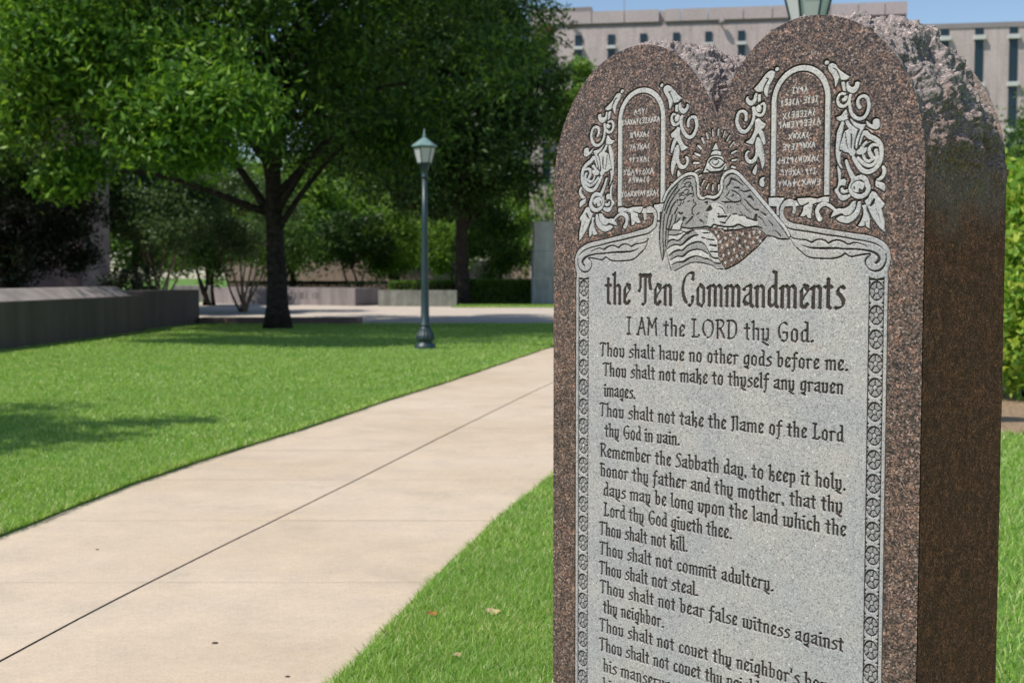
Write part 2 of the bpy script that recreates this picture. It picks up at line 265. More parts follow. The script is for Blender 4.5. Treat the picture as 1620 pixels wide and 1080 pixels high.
ART = {
 'outer': [
  ('S',[7421,17375,7430,17366],[84.0]),
  ('F',[7465,17319,7537,17348,7601,17321,7696,17208,7810,17119,7941,17032,7904,16991,7812,16979,7753,16996,7719,17054,7702,17012,7672,16926,7626,16843,7615,16933,7599,17023,7540,17132,7481,17202,7460,17268]),
  ('D',[7574,17242,7646,17195,7683,17128,7727,17047],[13.4,29.5,18.8]),
  ('F',[7756,16955,7834,16946,7861,16754,7802,16773,7772,16852]),
  ('F',[7877,16929,7911,16950,7934,16859,7997,16827,8046,16847,8059,16908,8107,16921,8163,16896,8144,16799,8096,16729,8027,16699,7943,16726,7886,16777]),
  ('S',[7838,16706,7746,16716,7688,16646,7689,16557,7743,16482,7821,16468,7891,16505,7932,16558,7958,16668],[53.6,69.7,67.0]),
  ('F',[7762,16626,7804,16634,7839,16668,7888,16676,7903,16624,7862,16565,7791,16559]),
  ('S',[7958,16668,7946,16544,7955,16430,7992,16313,8070,16224,8175,16189,8264,16212,8325,16281,8361,16390,8351,16503,8305,16594,8236,16626,8161,16603,8124,16538,8128,16475,8164,16409],[57.4,73.0,78.3,67.8,75.6]),
  ('F',[7864,16407,7891,16335,7909,16220,7910,16157,7826,16164,7726,16186,7661,16243,7661,16274,7753,16291,7809,16349]),
  ('F',[7769,16177,7833,16165,7821,16046,7788,15910,7755,15760,7729,15584,7779,15581,7759,15468,7768,15340,7820,15235,7770,15264,7697,15383,7659,15526,7656,15679,7668,15831,7680,15970,7728,16080]),
  ('F',[7854,16182,7910,16190,7967,16109,8052,16039,8137,15981,8117,15933,8097,15872,8071,15761,8060,15598,8088,15558,8075,15496,8034,15461,7978,15490,7935,15544,7850,15563,7793,15605,7735,15622,7762,15734,7803,15858,7843,15968,7899,16002,7941,16023,7891,16078]),
  ('D',[7860,15954,7881,15814,7897,15711,7927,15608],[18.7]),
  ('D',[7992,15912,7998,15804,7992,15628],[34.5]),
  ('F',[7951,16224,8022,16167,8135,16101,8301,16073,8268,15995,8214,15925,8181,15840,8141,15730,8122,15606,8087,15621,8086,15697,8098,15796,8138,15893,8178,15978,8164,15991,8080,16036,8009,16118]),
  ('S',[8262,15921,8216,15812,8176,15690],[63.1,50.0,39.5]),
  ('F',[8362,15713,8253,15621,8322,15629,8337,15577,8283,15506,8187,15488,8117,15506,8102,15570,8171,15615,8238,15697,8306,15755]),
  ('S',[8304,15905,8360,15844,8497,15771,8600,15676,8643,15555,8639,15394,8581,15262,8480,15175,8358,15145,8240,15184,8156,15277,8084,15382,8049,15435],[103.7,98.5,90.7,98.5,77.8]),
  ('S',[8554,15636,8472,15661,8398,15617,8385,15536,8424,15459,8463,15406],[39.2,73.2,78.4,86.2,65.3]),
  ('S',[8256,15471,8299,15386,8389,15349,8456,15388,8490,15405],[52.3,68.0,65.4]),
  ('S',[8146,15428,8231,15341,8370,15263,8478,15287,8545,15376,8543,15500,8521,15545],[65.1,72.9,78.1,72.9,78.1]),
  ('F',[8300,16142,8355,16112,8424,16056,8451,16066,8450,16128,8504,16167,8572,16142,8600,16065,8588,15980,8508,15950,8425,15981,8342,16038]),
  ('S',[8683,15218,8711,15130,8666,15027,8552,14965],[64.6,85.3,85.3,59.5]),
  ('S',[7888,15389,7940,15240,8034,15058,8113,14914],[61.2,74.5,101.0,119.7]),
  ('F',[8525,14975,8593,14946,8715,14890,8725,14741,8622,14808,8533,14862]),
  ('F',[7691,15315,7771,15183,7786,15131,7774,15030,7858,15044,7895,14985,7875,14897,7790,14908,7741,14866,7738,14790,7793,14730,7892,14718,7962,14728,7998,14688,7936,14640,7823,14607,7744,14649,7700,14728,7642,14807,7648,14845,7698,14881]),
  ('F',[7776,14864,7819,14875,7834,14823,7932,14831,7940,14767,7849,14746,7778,14775]),
  ('S',[8334,14923,8380,14833,8338,14735,8242,14677,8131,14682,8032,14750,7995,14853,8036,14952,8125,15029,8236,15048,8319,14986,8348,14922],[96.0,96.0]),
  ('F',[8043,14939,8154,14983,8279,14926,8294,14875,8247,14789,8181,14843,8165,14749,8074,14773,8002,14865]),
  ('D',[8072,14861,8081,14821],[45.1]),
  ('F',[7557,14279,7612,14386,7712,14459,7840,14454,7966,14506,8035,14585,8118,14594,8106,14481,8052,14382,7969,14321,7870,14312,7827,14352,7742,14342,7628,14302]),
  ('F',[7679,14262,7799,14315,7885,14293,7997,14320,8094,14406,8147,14530,8160,14580,8216,14577,8219,14426,8179,14314,8083,14216,7944,14157,7830,14173,7744,14202]),
  ('F',[8245,14500,8341,14521,8343,14396,8386,14319,8422,14217,8418,14036,8349,14082,8319,14196,8307,14096,8224,14085,8161,14106,8223,14186,8276,14323,8274,14424]),
  ('F',[8407,14706,8460,14766,8529,14738,8598,14647,8667,14570,8722,14505,8716,14468,8663,14421,8692,14308,8728,14182,8739,13958,8636,14048,8539,14164,8455,14291,8370,14458,8299,14586,8380,14645]),
  ('D',[8507,14602,8478,14541,8431,14486],[39.2,67.9,28.7]),
  ('N',[8548,14413,8605,14286,8641,14148],[31.2]),
  ('F',[6108,14748,6465,14732,6473,14692,6398,14596,6368,14504,6370,14371,6308,14373,6305,14559,6119,14567]),
  ('F',[6792,14697,7076,14704,7253,14676,7413,14707,7522,14702,7524,14587,7386,14605,7225,14587,7152,14564,7139,14447,7125,14370,7127,14279,7052,14294,7007,14361,6948,14324,6858,14334,6931,14455,6944,14533,7048,14581,7077,14619,6959,14572,6884,14555,6823,14617]),
  ('S',[7318,14259,7273,14338,7259,14443,7314,14524,7415,14559,7517,14529,7648,14434],[110.0,90.7,110.0,77.0,55.0]),
 ],
 'inner': [
  ('F',[6236,17404,6277,17425,6316,17405,6316,17355,6278,17333,6239,17357]),
  ('F',[6131,17370,6216,17327,6218,17248,6172,17161,6104,17062,6074,16960,6052,16816,5997,16875,5964,16958,5979,17050,5941,16954,5823,16960,5711,17039,5821,17121,5914,17217,6022,17324]),
  ('D',[6016,17225,6071,17205,6009,17113,5967,17038,5949,16960],[14.4,28.8,23.1,20.2]),
  ('F',[5823,16913,5894,16906,5896,16766,5818,16740]),
  ('F',[5759,16953,5807,16922,5785,16777,5731,16715,5651,16690,5554,16747,5521,16817,5537,16883,5585,16905,5593,16837,5650,16797,5705,16825,5728,16903]),
  ('S',[5897,16692,5952,16713,5987,16650,5978,16544,5924,16476,5845,16477,5765,16531,5724,16629],[43.5,72.5,69.6,66.7]),
  ('F',[5763,16659,5842,16704,5906,16631,5891,16539,5812,16547]),
  ('S',[5708,16637,5730,16528,5706,16382,5633,16254,5521,16167,5419,16181,5337,16280,5303,16392,5318,16499,5355,16577,5427,16600,5500,16566,5538,16479,5530,16412],[74.4,77.4,89.3,83.4,68.5,80.4]),
  ('F',[5767,16388,5830,16422,5910,16348,6013,16285,5990,16207,5912,16174,5960,16103,6009,15939,6010,15859,5971,15849,5898,16001,5842,16113,5787,16037,5741,15933,5709,15875,5613,15903,5516,15944,5628,15996,5707,16098,5753,16228]),
  ('F',[5803,16023,5851,16025,5900,15908,5965,15756,5995,15620,5992,15433,5946,15328,5913,15465,5872,15588,5840,15631,5794,15526,5714,15478,5618,15484,5545,15543,5512,15627,5527,15720,5583,15764,5631,15740,5584,15689,5585,15608,5650,15556,5729,15598,5775,15716,5765,15891]),
  ('N',[5891,15962,5932,15811,5966,15675],[34.9]),
  ('F',[5810,15471,5827,15363,5781,15224,5709,15289,5716,15343]),
  ('F',[6019,15177,5989,15125,6006,15030,5991,14971,5911,14995,5879,15064,5894,15144,5956,15180]),
 ],
 'scroll': [
  ('S',[6721,14424,6734,14516,6695,14622,6611,14659,6520,14623,6442,14514,6428,14395,6479,14267,6610,14177,6876,14123,7174,14062,7467,14016,7727,13970],[82.9,88.6,94.3,94.3,91.5]),
 ],
 'scrolllines': [
  ('D',[6480,14181,6573,14112,6680,14076,6877,14044,7175,13997,7468,13944,7728,13909,8087,13843,8365,13793,8558,13739,8667,13675,8725,13624],[13.5,27.1,29.8,29.8,24.4,21.6,10.8]),
  ('D',[6436,14634,6375,14530,6378,14370,6402,14250,6480,14168],[17.2]),
  ('D',[6636,13965,6652,13925,6834,13868,6999,13851,7149,13803,7207,13834,7324,13857,7441,13829,7515,13782,7615,13819,7729,13832,7848,13798,7962,13744,8088,13774,8228,13752,8367,13699],[35.5,19.1,35.5,24.6,38.3,27.3,35.5,21.9,10.9]),
  ('D',[6911,13748,7106,13692,7327,13676,7732,13669,7807,13658,8090,13647,8313,13624,8506,13577,8602,13513,8628,13451,8604,13401,8564,13370],[10.6,39.6,34.3,29.0,34.3,58.1,60.7,47.5]),
  ('D',[6652,13885,6699,13792,6792,13685,6913,13604,6794,13696,7047,13512,7395,13469,7665,13473,7810,13511,7894,13567,8008,13502,8162,13519,8314,13542,8438,13547],[13.6,19.0,24.5,29.9,32.6,27.2,35.3]),
  ('D',[8438,13526,8357,13460,8338,13365,8374,13302,8443,13239,8567,13213,8675,13250,8747,13337,8779,13449,8771,13549],[26.1,34.0,18.3,31.4,39.2,28.7,13.1]),
 ],
 'paneltop': [
  ('P',[6617,14230,6800,14171,7173,14108,7467,14054,7726,14018,8085,13958,8418,13905,8637,13825,8774,13723,8843,13610,8870,13485,8855,13337,8808,13188]),
 ],
 'eagle': [
  ('W',[3341,14587,3399,14785,3545,14990,3734,15155,3921,15273,4121,15313,4221,15244,4252,14966,4311,14791,4410,14775,4494,14800,4619,14777,4758,14759,4867,14822,4948,14932,4959,15134,5026,15221,5161,15291,5282,15262,5471,15084,5604,14966,5817,14745,6078,14481,6337,14210,6593,13888,6417,13881,6265,13939,6085,13954,5955,14067,5837,14148,5549,14134,5269,14097,5107,14090,4971,14128,4833,14189,4626,14160,4218,14149,3873,14194,3830,14136,3552,14144,3493,14134,3488,13957,3438,13758,3336,13463,3274,13737,3249,14022,3283,14376]),
  ('S',[3362,14822,3442,14977,3573,15111,3719,15220,3863,15305,4006,15358,4149,15361,4249,15306,4281,15195,4302,15010,4331,14865,4409,14815,4549,14832,4549,14843,4743,14823,4867,14885,4923,14989,4932,15170,5001,15290,5120,15350,5254,15339,5389,15255,5563,15079,5736,14915,5868,14776,6103,14535,6336,14286,6515,14096,6611,13942],[62.6,67.6,70.1,72.6,67.6,62.6,67.6,70.1,75.1,70.1,75.1,70.1,50.1]),
  ('F',[5022,14432,5157,14449,5104,14361,5064,14295,4969,14253,4833,14211,4626,14183,4500,14176,4555,14277,4595,14481,4593,14584,4648,14673,4828,14688,4993,14568]),
  ('F',[5078,14294,5185,14403,5373,14408,5506,14381,5705,14296,5849,14269,5850,14170,5641,14143,5548,14156,5348,14218,5268,14187,4970,14196]),
  ('S',[5141,14129,5188,14128],[54.2]),
  ('S',[5262,14125,5309,14124],[54.0]),
  ('S',[5012,14144,5039,14135],[54.6]),
  ('S',[4861,14171,4929,14165],[42.3]),
  ('S',[4716,14186,4764,14200],[42.6]),
  ('D',[3298,14470,3263,14140,3249,13986,3274,13737,3328,13475],[18.7,21.3,29.3,18.7,13.3]),
  ('D',[3387,14491,3345,14138,3347,13901,3371,13664,3336,13487],[23.9,29.2,26.6,34.5,10.6]),
  ('D',[3505,14487,3448,14253,3424,13959,3415,13770],[31.8]),
  ('D',[3608,14483,3558,14308,3508,14169,3488,13969],[31.6]),
  ('D',[3718,14479,3661,14282,3567,14179],[31.4]),
  ('D',[3449,14161,3582,14153],[55.2]),
  ('D',[3828,14405,3727,14315,3625,14248],[23.5]),
  ('D',[3929,14401,3887,14310,3844,14194,3830,14136],[65.0,23.4,20.8]),
  ('D',[4158,14417,4059,14327,3974,14260],[43.8,28.4,18.0]),
  ('D',[3900,14385,3987,14394],[51.7]),
  ('F',[3611,14166,3625,14248,3756,14314,3857,14357,3901,14321,3844,14241,3830,14142]),
  ('D',[3597,14137,3816,14131],[28.7]),
  ('D',[3873,14199,4046,14171,4218,14172,4416,14178,4556,14191,4654,14171,4722,14226,4833,14206,4970,14182,5268,14178,5348,14213,5549,14145,5824,14157],[27.6,25.1,37.7,37.7,32.6,35.2,37.7,30.1]),
  ('D',[3932,14099,4019,14062,4104,14106,4190,14127],[25.8,56.7,46.4,18.0]),
  ('D',[3845,14124,3932,14087],[38.9]),
  ('D',[4372,14334,4429,14304,4464,14251],[45.7,27.9,17.8]),
  ('D',[4512,14416,4554,14380],[32.9]),
  ('D',[3763,15142,3633,14997,3473,14782,3386,14585],[21.1,23.7,29.0,31.6]),
  ('D',[3800,15035,3663,14902,3576,14801,3474,14629,3424,14513],[26.2,23.6,28.9,34.1]),
  ('D',[3693,14772,3592,14659,3527,14497],[23.6,34.1,39.4]),
  ('D',[3753,14641,3667,14504],[20.9,31.4]),
  ('D',[3648,14914,3691,15029,3763,15084],[18.3]),
  ('D',[3893,15205,3979,15258,4107,15250],[18.1,28.4,15.5]),
  ('D',[3864,15183,3965,15120,3922,15099],[15.5]),
  ('D',[3936,15144,4051,15184,4108,15147,4038,15093],[15.4,20.5,18.0]),
  ('D',[3836,15045,3923,15087,4023,15070],[18.1]),
  ('D',[4038,15058,4095,15101,4152,15063,4146,14995],[15.4,25.6,28.2]),
  ('D',[3909,14983,3981,15026,4067,14999,3996,14909,3917,14936,3909,14983],[19.4]),
  ('D',[3765,14932,3895,14961,3838,14917],[18.1]),
  ('D',[3997,14875,4096,14928,4182,14912,4154,14856],[20.5,25.6,20.5]),
  ('D',[3795,14861,3809,14907,3924,14890,3968,14841,3882,14799,3802,14826],[20.7]),
  ('D',[3723,14736,3737,14805,3853,14788,3811,14685,3753,14676],[20.8]),
  ('D',[4108,15181,4131,15065,4174,14959,4190,14831],[23.1]),
  ('D',[4258,15161,4266,15012,4289,14826,4353,14778],[23.0]),
  ('D',[4183,14797,4191,14739,4255,14690,4157,14602,4146,14486,4186,14462],[20.5,28.2,23.1,30.8]),
  ('D',[4026,14757,4076,14773],[38.6]),
  ('D',[3883,14706,3926,14762],[31.1]),
  ('D',[3783,14523,3841,14498,3899,14519],[33.8,44.2,26.0]),
  ('D',[4494,14714,4550,14723,4537,14666],[32.8,42.9,20.2]),
  ('D',[4635,14628,4538,14541],[50.6,37.9]),
  ('D',[4342,14502,4272,14459],[30.7]),
  ('D',[4493,14806,4619,14783,4744,14754,4867,14817],[25.0,25.0,37.6,32.6]),
  ('D',[5070,14959,5053,15028,5123,15091,5169,15201,5297,15149,5471,15034],[17.2,22.1,36.9,41.8,32.0,22.1]),
  ('D',[5245,15006,5366,14989],[17.1,43.9]),
  ('D',[5178,14948,5300,14897,5421,14797],[22.0,31.8,22.0]),
  ('D',[5421,14785,5416,14708,5235,14693,5100,14755,5017,14815],[17.2,24.6,31.9,22.1,17.2]),
  ('D',[5233,14861,5193,14813],[41.8]),
  ('D',[5124,14945,5098,14879,5044,14837],[19.7]),
  ('D',[5515,14737,5635,14609,5767,14515,5846,14507],[21.6,21.6,31.2,36.1]),
  ('D',[5423,14674,5570,14523,5664,14431],[19.4]),
  ('D',[5580,14784,5659,14786,5732,14716],[14.5,60.3,26.5]),
  ('D',[5393,14943,5499,14904,5657,14927],[17.0,26.7,31.6]),
  ('D',[4869,14619,4966,14547,5022,14443],[27.3]),
  ('D',[4937,14718,5019,14691],[29.7]),
  ('D',[4992,14704,5235,14699],[36.8,24.6]),
  ('D',[4621,14629,4663,14581,4580,14539],[32.7,55.3,37.7]),
  ('D',[4844,14461,4871,14443],[49.9]),
  ('D',[5074,14599,5088,14564],[37.1]),
  ('D',[5162,14606,5169,14561],[24.6]),
  ('D',[5316,14645,5357,14610],[29.3]),
  ('D',[5225,14436,5319,14443],[41.6]),
  ('D',[5412,14485,5452,14422],[29.2]),
  ('D',[5555,14713,5688,14585,5780,14515,5859,14501],[19.2,21.6,26.4,36.0]),
  ('D',[5593,14786,5659,14783,5732,14699],[14.5,55.5,24.1]),
  ('D',[5924,14454,6041,14389],[23.8,40.4]),
  ('D',[5874,14357,5978,14265,6057,14142],[31.0,16.7,14.3]),
  ('D',[6120,14271,6211,14170],[16.5,35.4]),
  ('D',[6276,14059,6404,13946],[18.8,42.2]),
  ('D',[5557,14535,5664,14431],[16.9]),
  ('D',[5808,14392,5777,14305],[67.3,52.9]),
  ('D',[5559,14345,5770,14294],[21.6,31.3]),
  ('D',[5562,14134,5693,14152,5824,14159,5954,14112],[19.2,31.2,28.8,24.0]),
  ('D',[5711,14861,6078,14481,6363,14187,6605,13888],[8.2]),
  ('D',[6085,13971,6239,13929,6341,13893,6618,13876],[11.8,18.8,30.6,25.9]),
  ('D',[4844,14398,5063,14399],[49.5,42.1]),
  ('D',[5037,14290,5104,14361,5164,14426],[19.8]),
  ('D',[4894,14278,5024,14256],[24.8,37.2]),
  ('D',[4721,14351,4735,14305],[32.6]),
  ('D',[5373,14408,5479,14404],[36.5]),
  ('D',[5506,14392,5718,14301,5809,14293],[19.3,26.5,60.3]),
  ('D',[4963,14168,4973,14134],[29.8]),
  ('D',[5093,14147,5100,14107],[29.7]),
  ('D',[5221,14143,5229,14098],[32.0]),
  ('D',[5026,14093,5107,14102,5363,14100,5549,14140],[26.9,31.8,31.8,17.1]),
 ],
 'flag': [
  ('F',[3479,14134,3830,14136,3989,14120,4161,14127,4275,14147,4416,14132,4557,14117,4655,14068,4809,13905,4839,13643,4882,13449,4981,13266,4816,13278,4676,13347,4676,13347,4367,13413,4140,13409,3939,13341,3678,13225,3605,13225,3513,13568,3430,13770]),
  ('W',[3509,14039,3700,14023,3788,14044,3830,14131,3538,14144]),
  ('W',[3430,13781,3481,13875,3628,13931,3760,13904,3933,14017,4047,14084,4218,14126,4319,14019,4191,13999,4049,13933,3833,13798,3731,13817,3585,13790,3467,13722]),
  ('W',[3521,13568,3645,13660,3776,13693,3878,13686,4021,13783,4193,13849,4334,13863,4476,13820,4575,13704,4702,13519,4854,13511,4875,13483,4674,13519,4534,13624,4393,13689,4223,13698,4051,13654,3908,13557,3748,13553,3558,13473]),
  ('W',[3596,13366,3749,13424,3909,13434,4110,13526,4252,13553,4366,13540,4493,13498,4577,13492,4675,13439,4759,13387,4911,13380,4953,13277,4676,13347,4676,13347,4367,13413,4140,13409,3939,13341,3678,13225,3605,13225]),
  ('D',[3509,14039,3700,14023,3773,14039,3903,14076],[23.5]),
  ('D',[3430,13770,3481,13875,3628,13931,3760,13904,3933,14017,4047,14084,4190,14121],[28.7,31.3,28.7,26.1,36.6,26.1]),
  ('D',[3467,13722,3585,13790,3731,13817,3833,13798,4049,13933,4191,13999,4319,14019],[13.0,23.5,26.1,31.3,54.7,36.5,23.5]),
  ('D',[3521,13573,3645,13654,3776,13691,3878,13686,4021,13783,4193,13849,4334,13863,4462,13826,4561,13715,4575,13692,4618,13623,4702,13519,4854,13503],[17.9,38.3,33.2,28.1,33.2,28.1,20.4,17.9,38.3,33.2]),
  ('D',[3558,13475,3748,13553,3908,13557,4051,13654,4223,13698,4393,13689,4534,13624,4576,13601,4689,13450,4745,13404,4911,13386],[12.7,28.0,43.3,28.0,25.5,28.0,17.8,25.5,30.6]),
  ('D',[3596,13366,3749,13424,3909,13434,4110,13526,4252,13553,4366,13540,4493,13498,4577,13492,4675,13439],[12.8,25.6,43.6,30.8,23.1,25.6,35.9,23.1]),
  ('D',[3678,13225,3939,13341,4140,13409,4367,13413,4564,13377,4676,13347,4816,13278,4981,13266],[17.7,15.2,17.7,25.3,17.7,20.3,27.9]),
  ('D',[3430,13758,3469,13592,3514,13450,3590,13237],[10.6,10.6,18.5,26.4]),
  ('D',[4445,14057,4627,14052],[32.8]),
  ('D',[4418,13959,4503,13940],[50.7]),
  ('D',[4545,13920,4740,13895],[20.1,32.7]),
  ('D',[4630,13789,4796,13771],[30.1,42.6]),
  ('D',[4645,13645,4825,13637],[17.5,32.6]),
  ('G',[4655,14068,4695,14141,4902,14136,5012,14070,5242,14075,5456,14109,5772,14119,5825,14115,5968,14078,6098,13965,5726,13652,5385,13410,5170,13310,5035,13266,4882,13449,4839,13643,4809,13905]),
  ('D',[6098,13965,5830,13717,5726,13641,5385,13404,5171,13305,5035,13260],[17.2,22.1,22.1,24.5,29.4]),
  ('D',[4695,14145,4902,14139,5012,14073,5189,14077],[12.4]),
 ],
 'stars': [
  ('*',[4786,14065]),
  ('*',[4849,13972]),
  ('*',[4912,13857]),
  ('*',[4948,13726]),
  ('*',[4984,13561]),
  ('*',[5040,13407]),
  ('*',[5034,13934]),
  ('*',[5163,13993]),
  ('*',[5218,13845]),
  ('*',[5077,13780]),
  ('*',[5126,13610]),
  ('*',[5196,13457]),
  ('*',[5338,13916]),
  ('*',[5267,13681]),
  ('*',[5336,13534]),
  ('*',[5407,13758]),
  ('*',[5477,14008]),
  ('*',[5539,13856]),
  ('*',[5475,13616]),
  ('*',[5607,13726]),
  ('*',[5650,13959]),
  ('*',[5737,13824]),
  ('*',[5760,14045]),
  ('*',[5840,13921]),
  ('*',[5897,14036]),
  ('*',[5919,13848]),
 ],
 'eye': [
  ('F',[4761,15990,4833,15839,4665,15837]),
  ('F',[4671,15802,4763,15821,4897,15789,4909,15704,4764,15736,4620,15729]),
  ('F',[4580,15664,4672,15708,4795,15709,4947,15663,4966,15622,5053,15419,5041,15395,4429,15359,4505,15504]),
  ('D',[4581,15581,4658,15652,4765,15663,4887,15636,4997,15541],[22.2,27.7,30.5,27.7,36.1]),
  ('D',[4581,15581,4659,15494,4767,15447,4889,15457,4997,15541],[22.2,30.5,30.5,30.5,36.1]),
  ('D',[4666,15632,4682,15556,4751,15507,4827,15546,4845,15608],[19.4]),
  ('D',[4719,15629,4811,15623],[33.2]),
  ('D',[4537,15426,4614,15371,4768,15364,4920,15377,5010,15472],[33.3,41.6,30.5,41.6,16.7]),
  ('D',[4421,15351,4645,15352,5041,15376],[33.5,22.3,33.5]),
  ('L',[4679,16276,4686,16135],[33.3]),
  ('L',[4825,16276,4821,16136],[33.2]),
  ('L',[4994,16212,4958,16090],[33.0]),
  ('L',[5127,16111,5052,16003],[38.3]),
  ('L',[5226,15960,5135,15874],[40.9]),
  ('L',[5284,15770,5184,15734],[49.1]),
  ('L',[5301,15589,5192,15578],[49.1]),
  ('L',[5273,15420,5183,15448],[49.1]),
  ('L',[4513,16212,4557,16088],[39.1]),
  ('L',[4397,16114,4453,16008],[47.7]),
  ('L',[4294,15963,4376,15887],[47.9]),
  ('L',[4217,15797,4334,15742],[56.4]),
  ('L',[4188,15591,4317,15582],[56.5]),
  ('L',[4221,15401,4337,15441],[42.4]),
  ('L',[4307,15281,4385,15315],[42.3]),
  ('L',[4461,15190,4406,15085],[35.5]),
  ('L',[4588,15109,4526,15010],[35.4]),
  ('L',[4461,15190,4420,15118],[38.0]),
  ('L',[4585,15109,4540,15009],[37.9]),
  ('L',[4694,15081,4687,14956],[37.6]),
  ('L',[4851,15078,4849,14948],[37.4]),
 ],
}
# ============================================================ THE CARVED FACE
# Drawn on a half-millimetre raster of the slab's own face (u across, v up, in metres), then
# turned into one relief mesh that is split into its parts.
FW = 0.956; FC = FW/2; PX = 0.0005; V0, V1 = 0.10, 1.86
NU, NV = int(FW/PX), int((V1-V0)/PX)
POL, FRO, GRY, DRK, MID = 0, 1, 2, 3, 4
RM = np.zeros((NV, NU), np.uint8)          # material
RO = np.zeros((NV, NU), np.int16)          # which part
RH = np.zeros((NV, NU), np.float32)        # relief in mm
HGT = {POL: 0.0, FRO: -0.7, GRY: -1.2, DRK: -3.4, MID: -1.0}

def px(p):
    p = np.asarray(p, float); return np.stack([p[:, 0]/PX, (p[:, 1]-V0)/PX], 1)

def smooth(pts, closed, n=7, corner=62):
    """Catmull-Rom through the points, sharp where the line turns hard."""
    P = np.asarray(pts, float); N = len(P)
    if N < 3: return P
    tang = np.zeros_like(P)
    sharp = np.zeros(N, bool)
    for i in range(N):
        a = P[i-1] if (closed or i > 0) else P[i]
        b = P[(i+1) % N] if (closed or i < N-1) else P[i]
        d0, d1 = P[i]-a, b-P[i]
        l0, l1 = np.hypot(*d0)+1e-9, np.hypot(*d1)+1e-9
        c = np.dot(d0, d1)/(l0*l1)
        if (closed or 0 < i < N-1) and c < math.cos(math.radians(corner)): sharp[i] = True
        t = d0/l0+d1/l1; tang[i] = t/(np.hypot(*t)+1e-9)
    out = []
    M = N if closed else N-1
    for i in range(M):
        a, b = P[i], P[(i+1) % N]; L = np.hypot(*(b-a))
        ta = (b-a)/(L+1e-9) if sharp[i] else tang[i]
        tb = (b-a)/(L+1e-9) if sharp[(i+1) % N] else tang[(i+1) % N]
        s = np.linspace(0, 1, n, endpoint=False)[:, None]
        out.append((2*s**3-3*s**2+1)*a+(s**3-2*s**2+s)*ta*L+(-2*s**3+3*s**2)*b+(s**3-s**2)*tb*L)
    r = np.concatenate(out)
    return r if closed else np.vstack([r, P[-1:]])

def box_of(q, pad):
    x0 = max(int(q[:, 0].min()-pad), 0); x1 = min(int(q[:, 0].max()+pad)+2, NU)
    y0 = max(int(q[:, 1].min()-pad), 0); y1 = min(int(q[:, 1].max()+pad)+2, NV)
    return x0, x1, y0, y1

def fill_mask(pts):
    q = px(pts); x0, x1, y0, y1 = box_of(q, 1)
    if x1 <= x0 or y1 <= y0: return None
    X = np.arange(x0, x1)+0.5; m = np.zeros((y1-y0, x1-x0), bool)
    a = q; b = np.roll(q, -1, 0)
    for r in range(y0, y1):
        y = r+0.5
        k = (a[:, 1] <= y) != (b[:, 1] <= y)
        if not k.any(): continue
        xs = np.sort(a[k, 0]+(y-a[k, 1])*(b[k, 0]-a[k, 0])/(b[k, 1]-a[k, 1]))
        m[r-y0] = (np.searchsorted(xs, X) % 2) == 1
    return (x0, x1, y0, y1), m

def stroke_mask(pts, rad):
    q = px(pts); rad = np.asarray(rad, float)/PX
    x0, x1, y0, y1 = box_of(q, rad.max()+1)
    if x1 <= x0 or y1 <= y0: return None
    m = np.zeros((y1-y0, x1-x0), bool)
    for i in range(len(q)-1):
        a, b, ra, rb = q[i], q[i+1], rad[i], rad[i+1]
        pad = max(ra, rb)+1
        bx0 = max(int(min(a[0], b[0])-pad), x0); bx1 = min(int(max(a[0], b[0])+pad)+2, x1)
        by0 = max(int(min(a[1], b[1])-pad), y0); by1 = min(int(max(a[1], b[1])+pad)+2, y1)
        if bx1 <= bx0 or by1 <= by0: continue
        X, Y = np.meshgrid(np.arange(bx0, bx1)+.5, np.arange(by0, by1)+.5)
        d = b-a; L = d@d+1e-9
        t = np.clip(((X-a[0])*d[0]+(Y-a[1])*d[1])/L, 0, 1)
        m[by0-y0:by1-y0, bx0-x0:bx1-x0] |= np.hypot(X-a[0]-t*d[0], Y-a[1]-t*d[1]) <= ra+(rb-ra)*t
    return (x0, x1, y0, y1), m

def dil(m, r):
    """Disc dilation by r pixels."""
    K = int(math.ceil(r)); out = m.copy(); H, W = m.shape
    for dy in range(-K, K+1):
        for dx in range(-K, K+1):
            if dx*dx+dy*dy > r*r+.5: continue
            out[max(dy, 0):H+min(dy, 0), max(dx, 0):W+min(dx, 0)] |= m[max(-dy, 0):H+min(-dy, 0), max(-dx, 0):W+min(-dx, 0)]
    return out

def paint(bm, mat, part, h=None):
    if bm is None: return
    (x0, x1, y0, y1), m = bm
    RM[y0:y1, x0:x1][m] = mat; RH[y0:y1, x0:x1][m] = HGT[mat] if h is None else h
    if part is not None: RO[y0:y1, x0:x1][m] = part

def mask_of(it):
    k, c = it[0], np.array(it[1], float).reshape(-1, 2)/1e4
    if k in 'FG': return fill_mask(smooth(c, True))
    if k in 'PW': return fill_mask(smooth(c, True, corner=35))
    w = np.array(it[2], float)/1e4/2
    s = c if k == 'L' else smooth(c, False)
    rad = np.interp(np.linspace(0, 1, len(s)), np.linspace(0, 1, len(w)), w) if len(w) > 1 else np.full(len(s), w[0])
    if k == 'D' and len(w) == 1:                  # a chisel line thins to its ends
        t = np.linspace(-1, 1, len(s)); rad = rad*(1-.45*t**4)
    return stroke_mask(s, rad)

def mirror(it):
    c = np.array(it[1], float).reshape(-1, 2).copy(); c[:, 0] = FW*1e4-c[:, 0]
    return (it[0], list(c.ravel()))+tuple(it[2:])

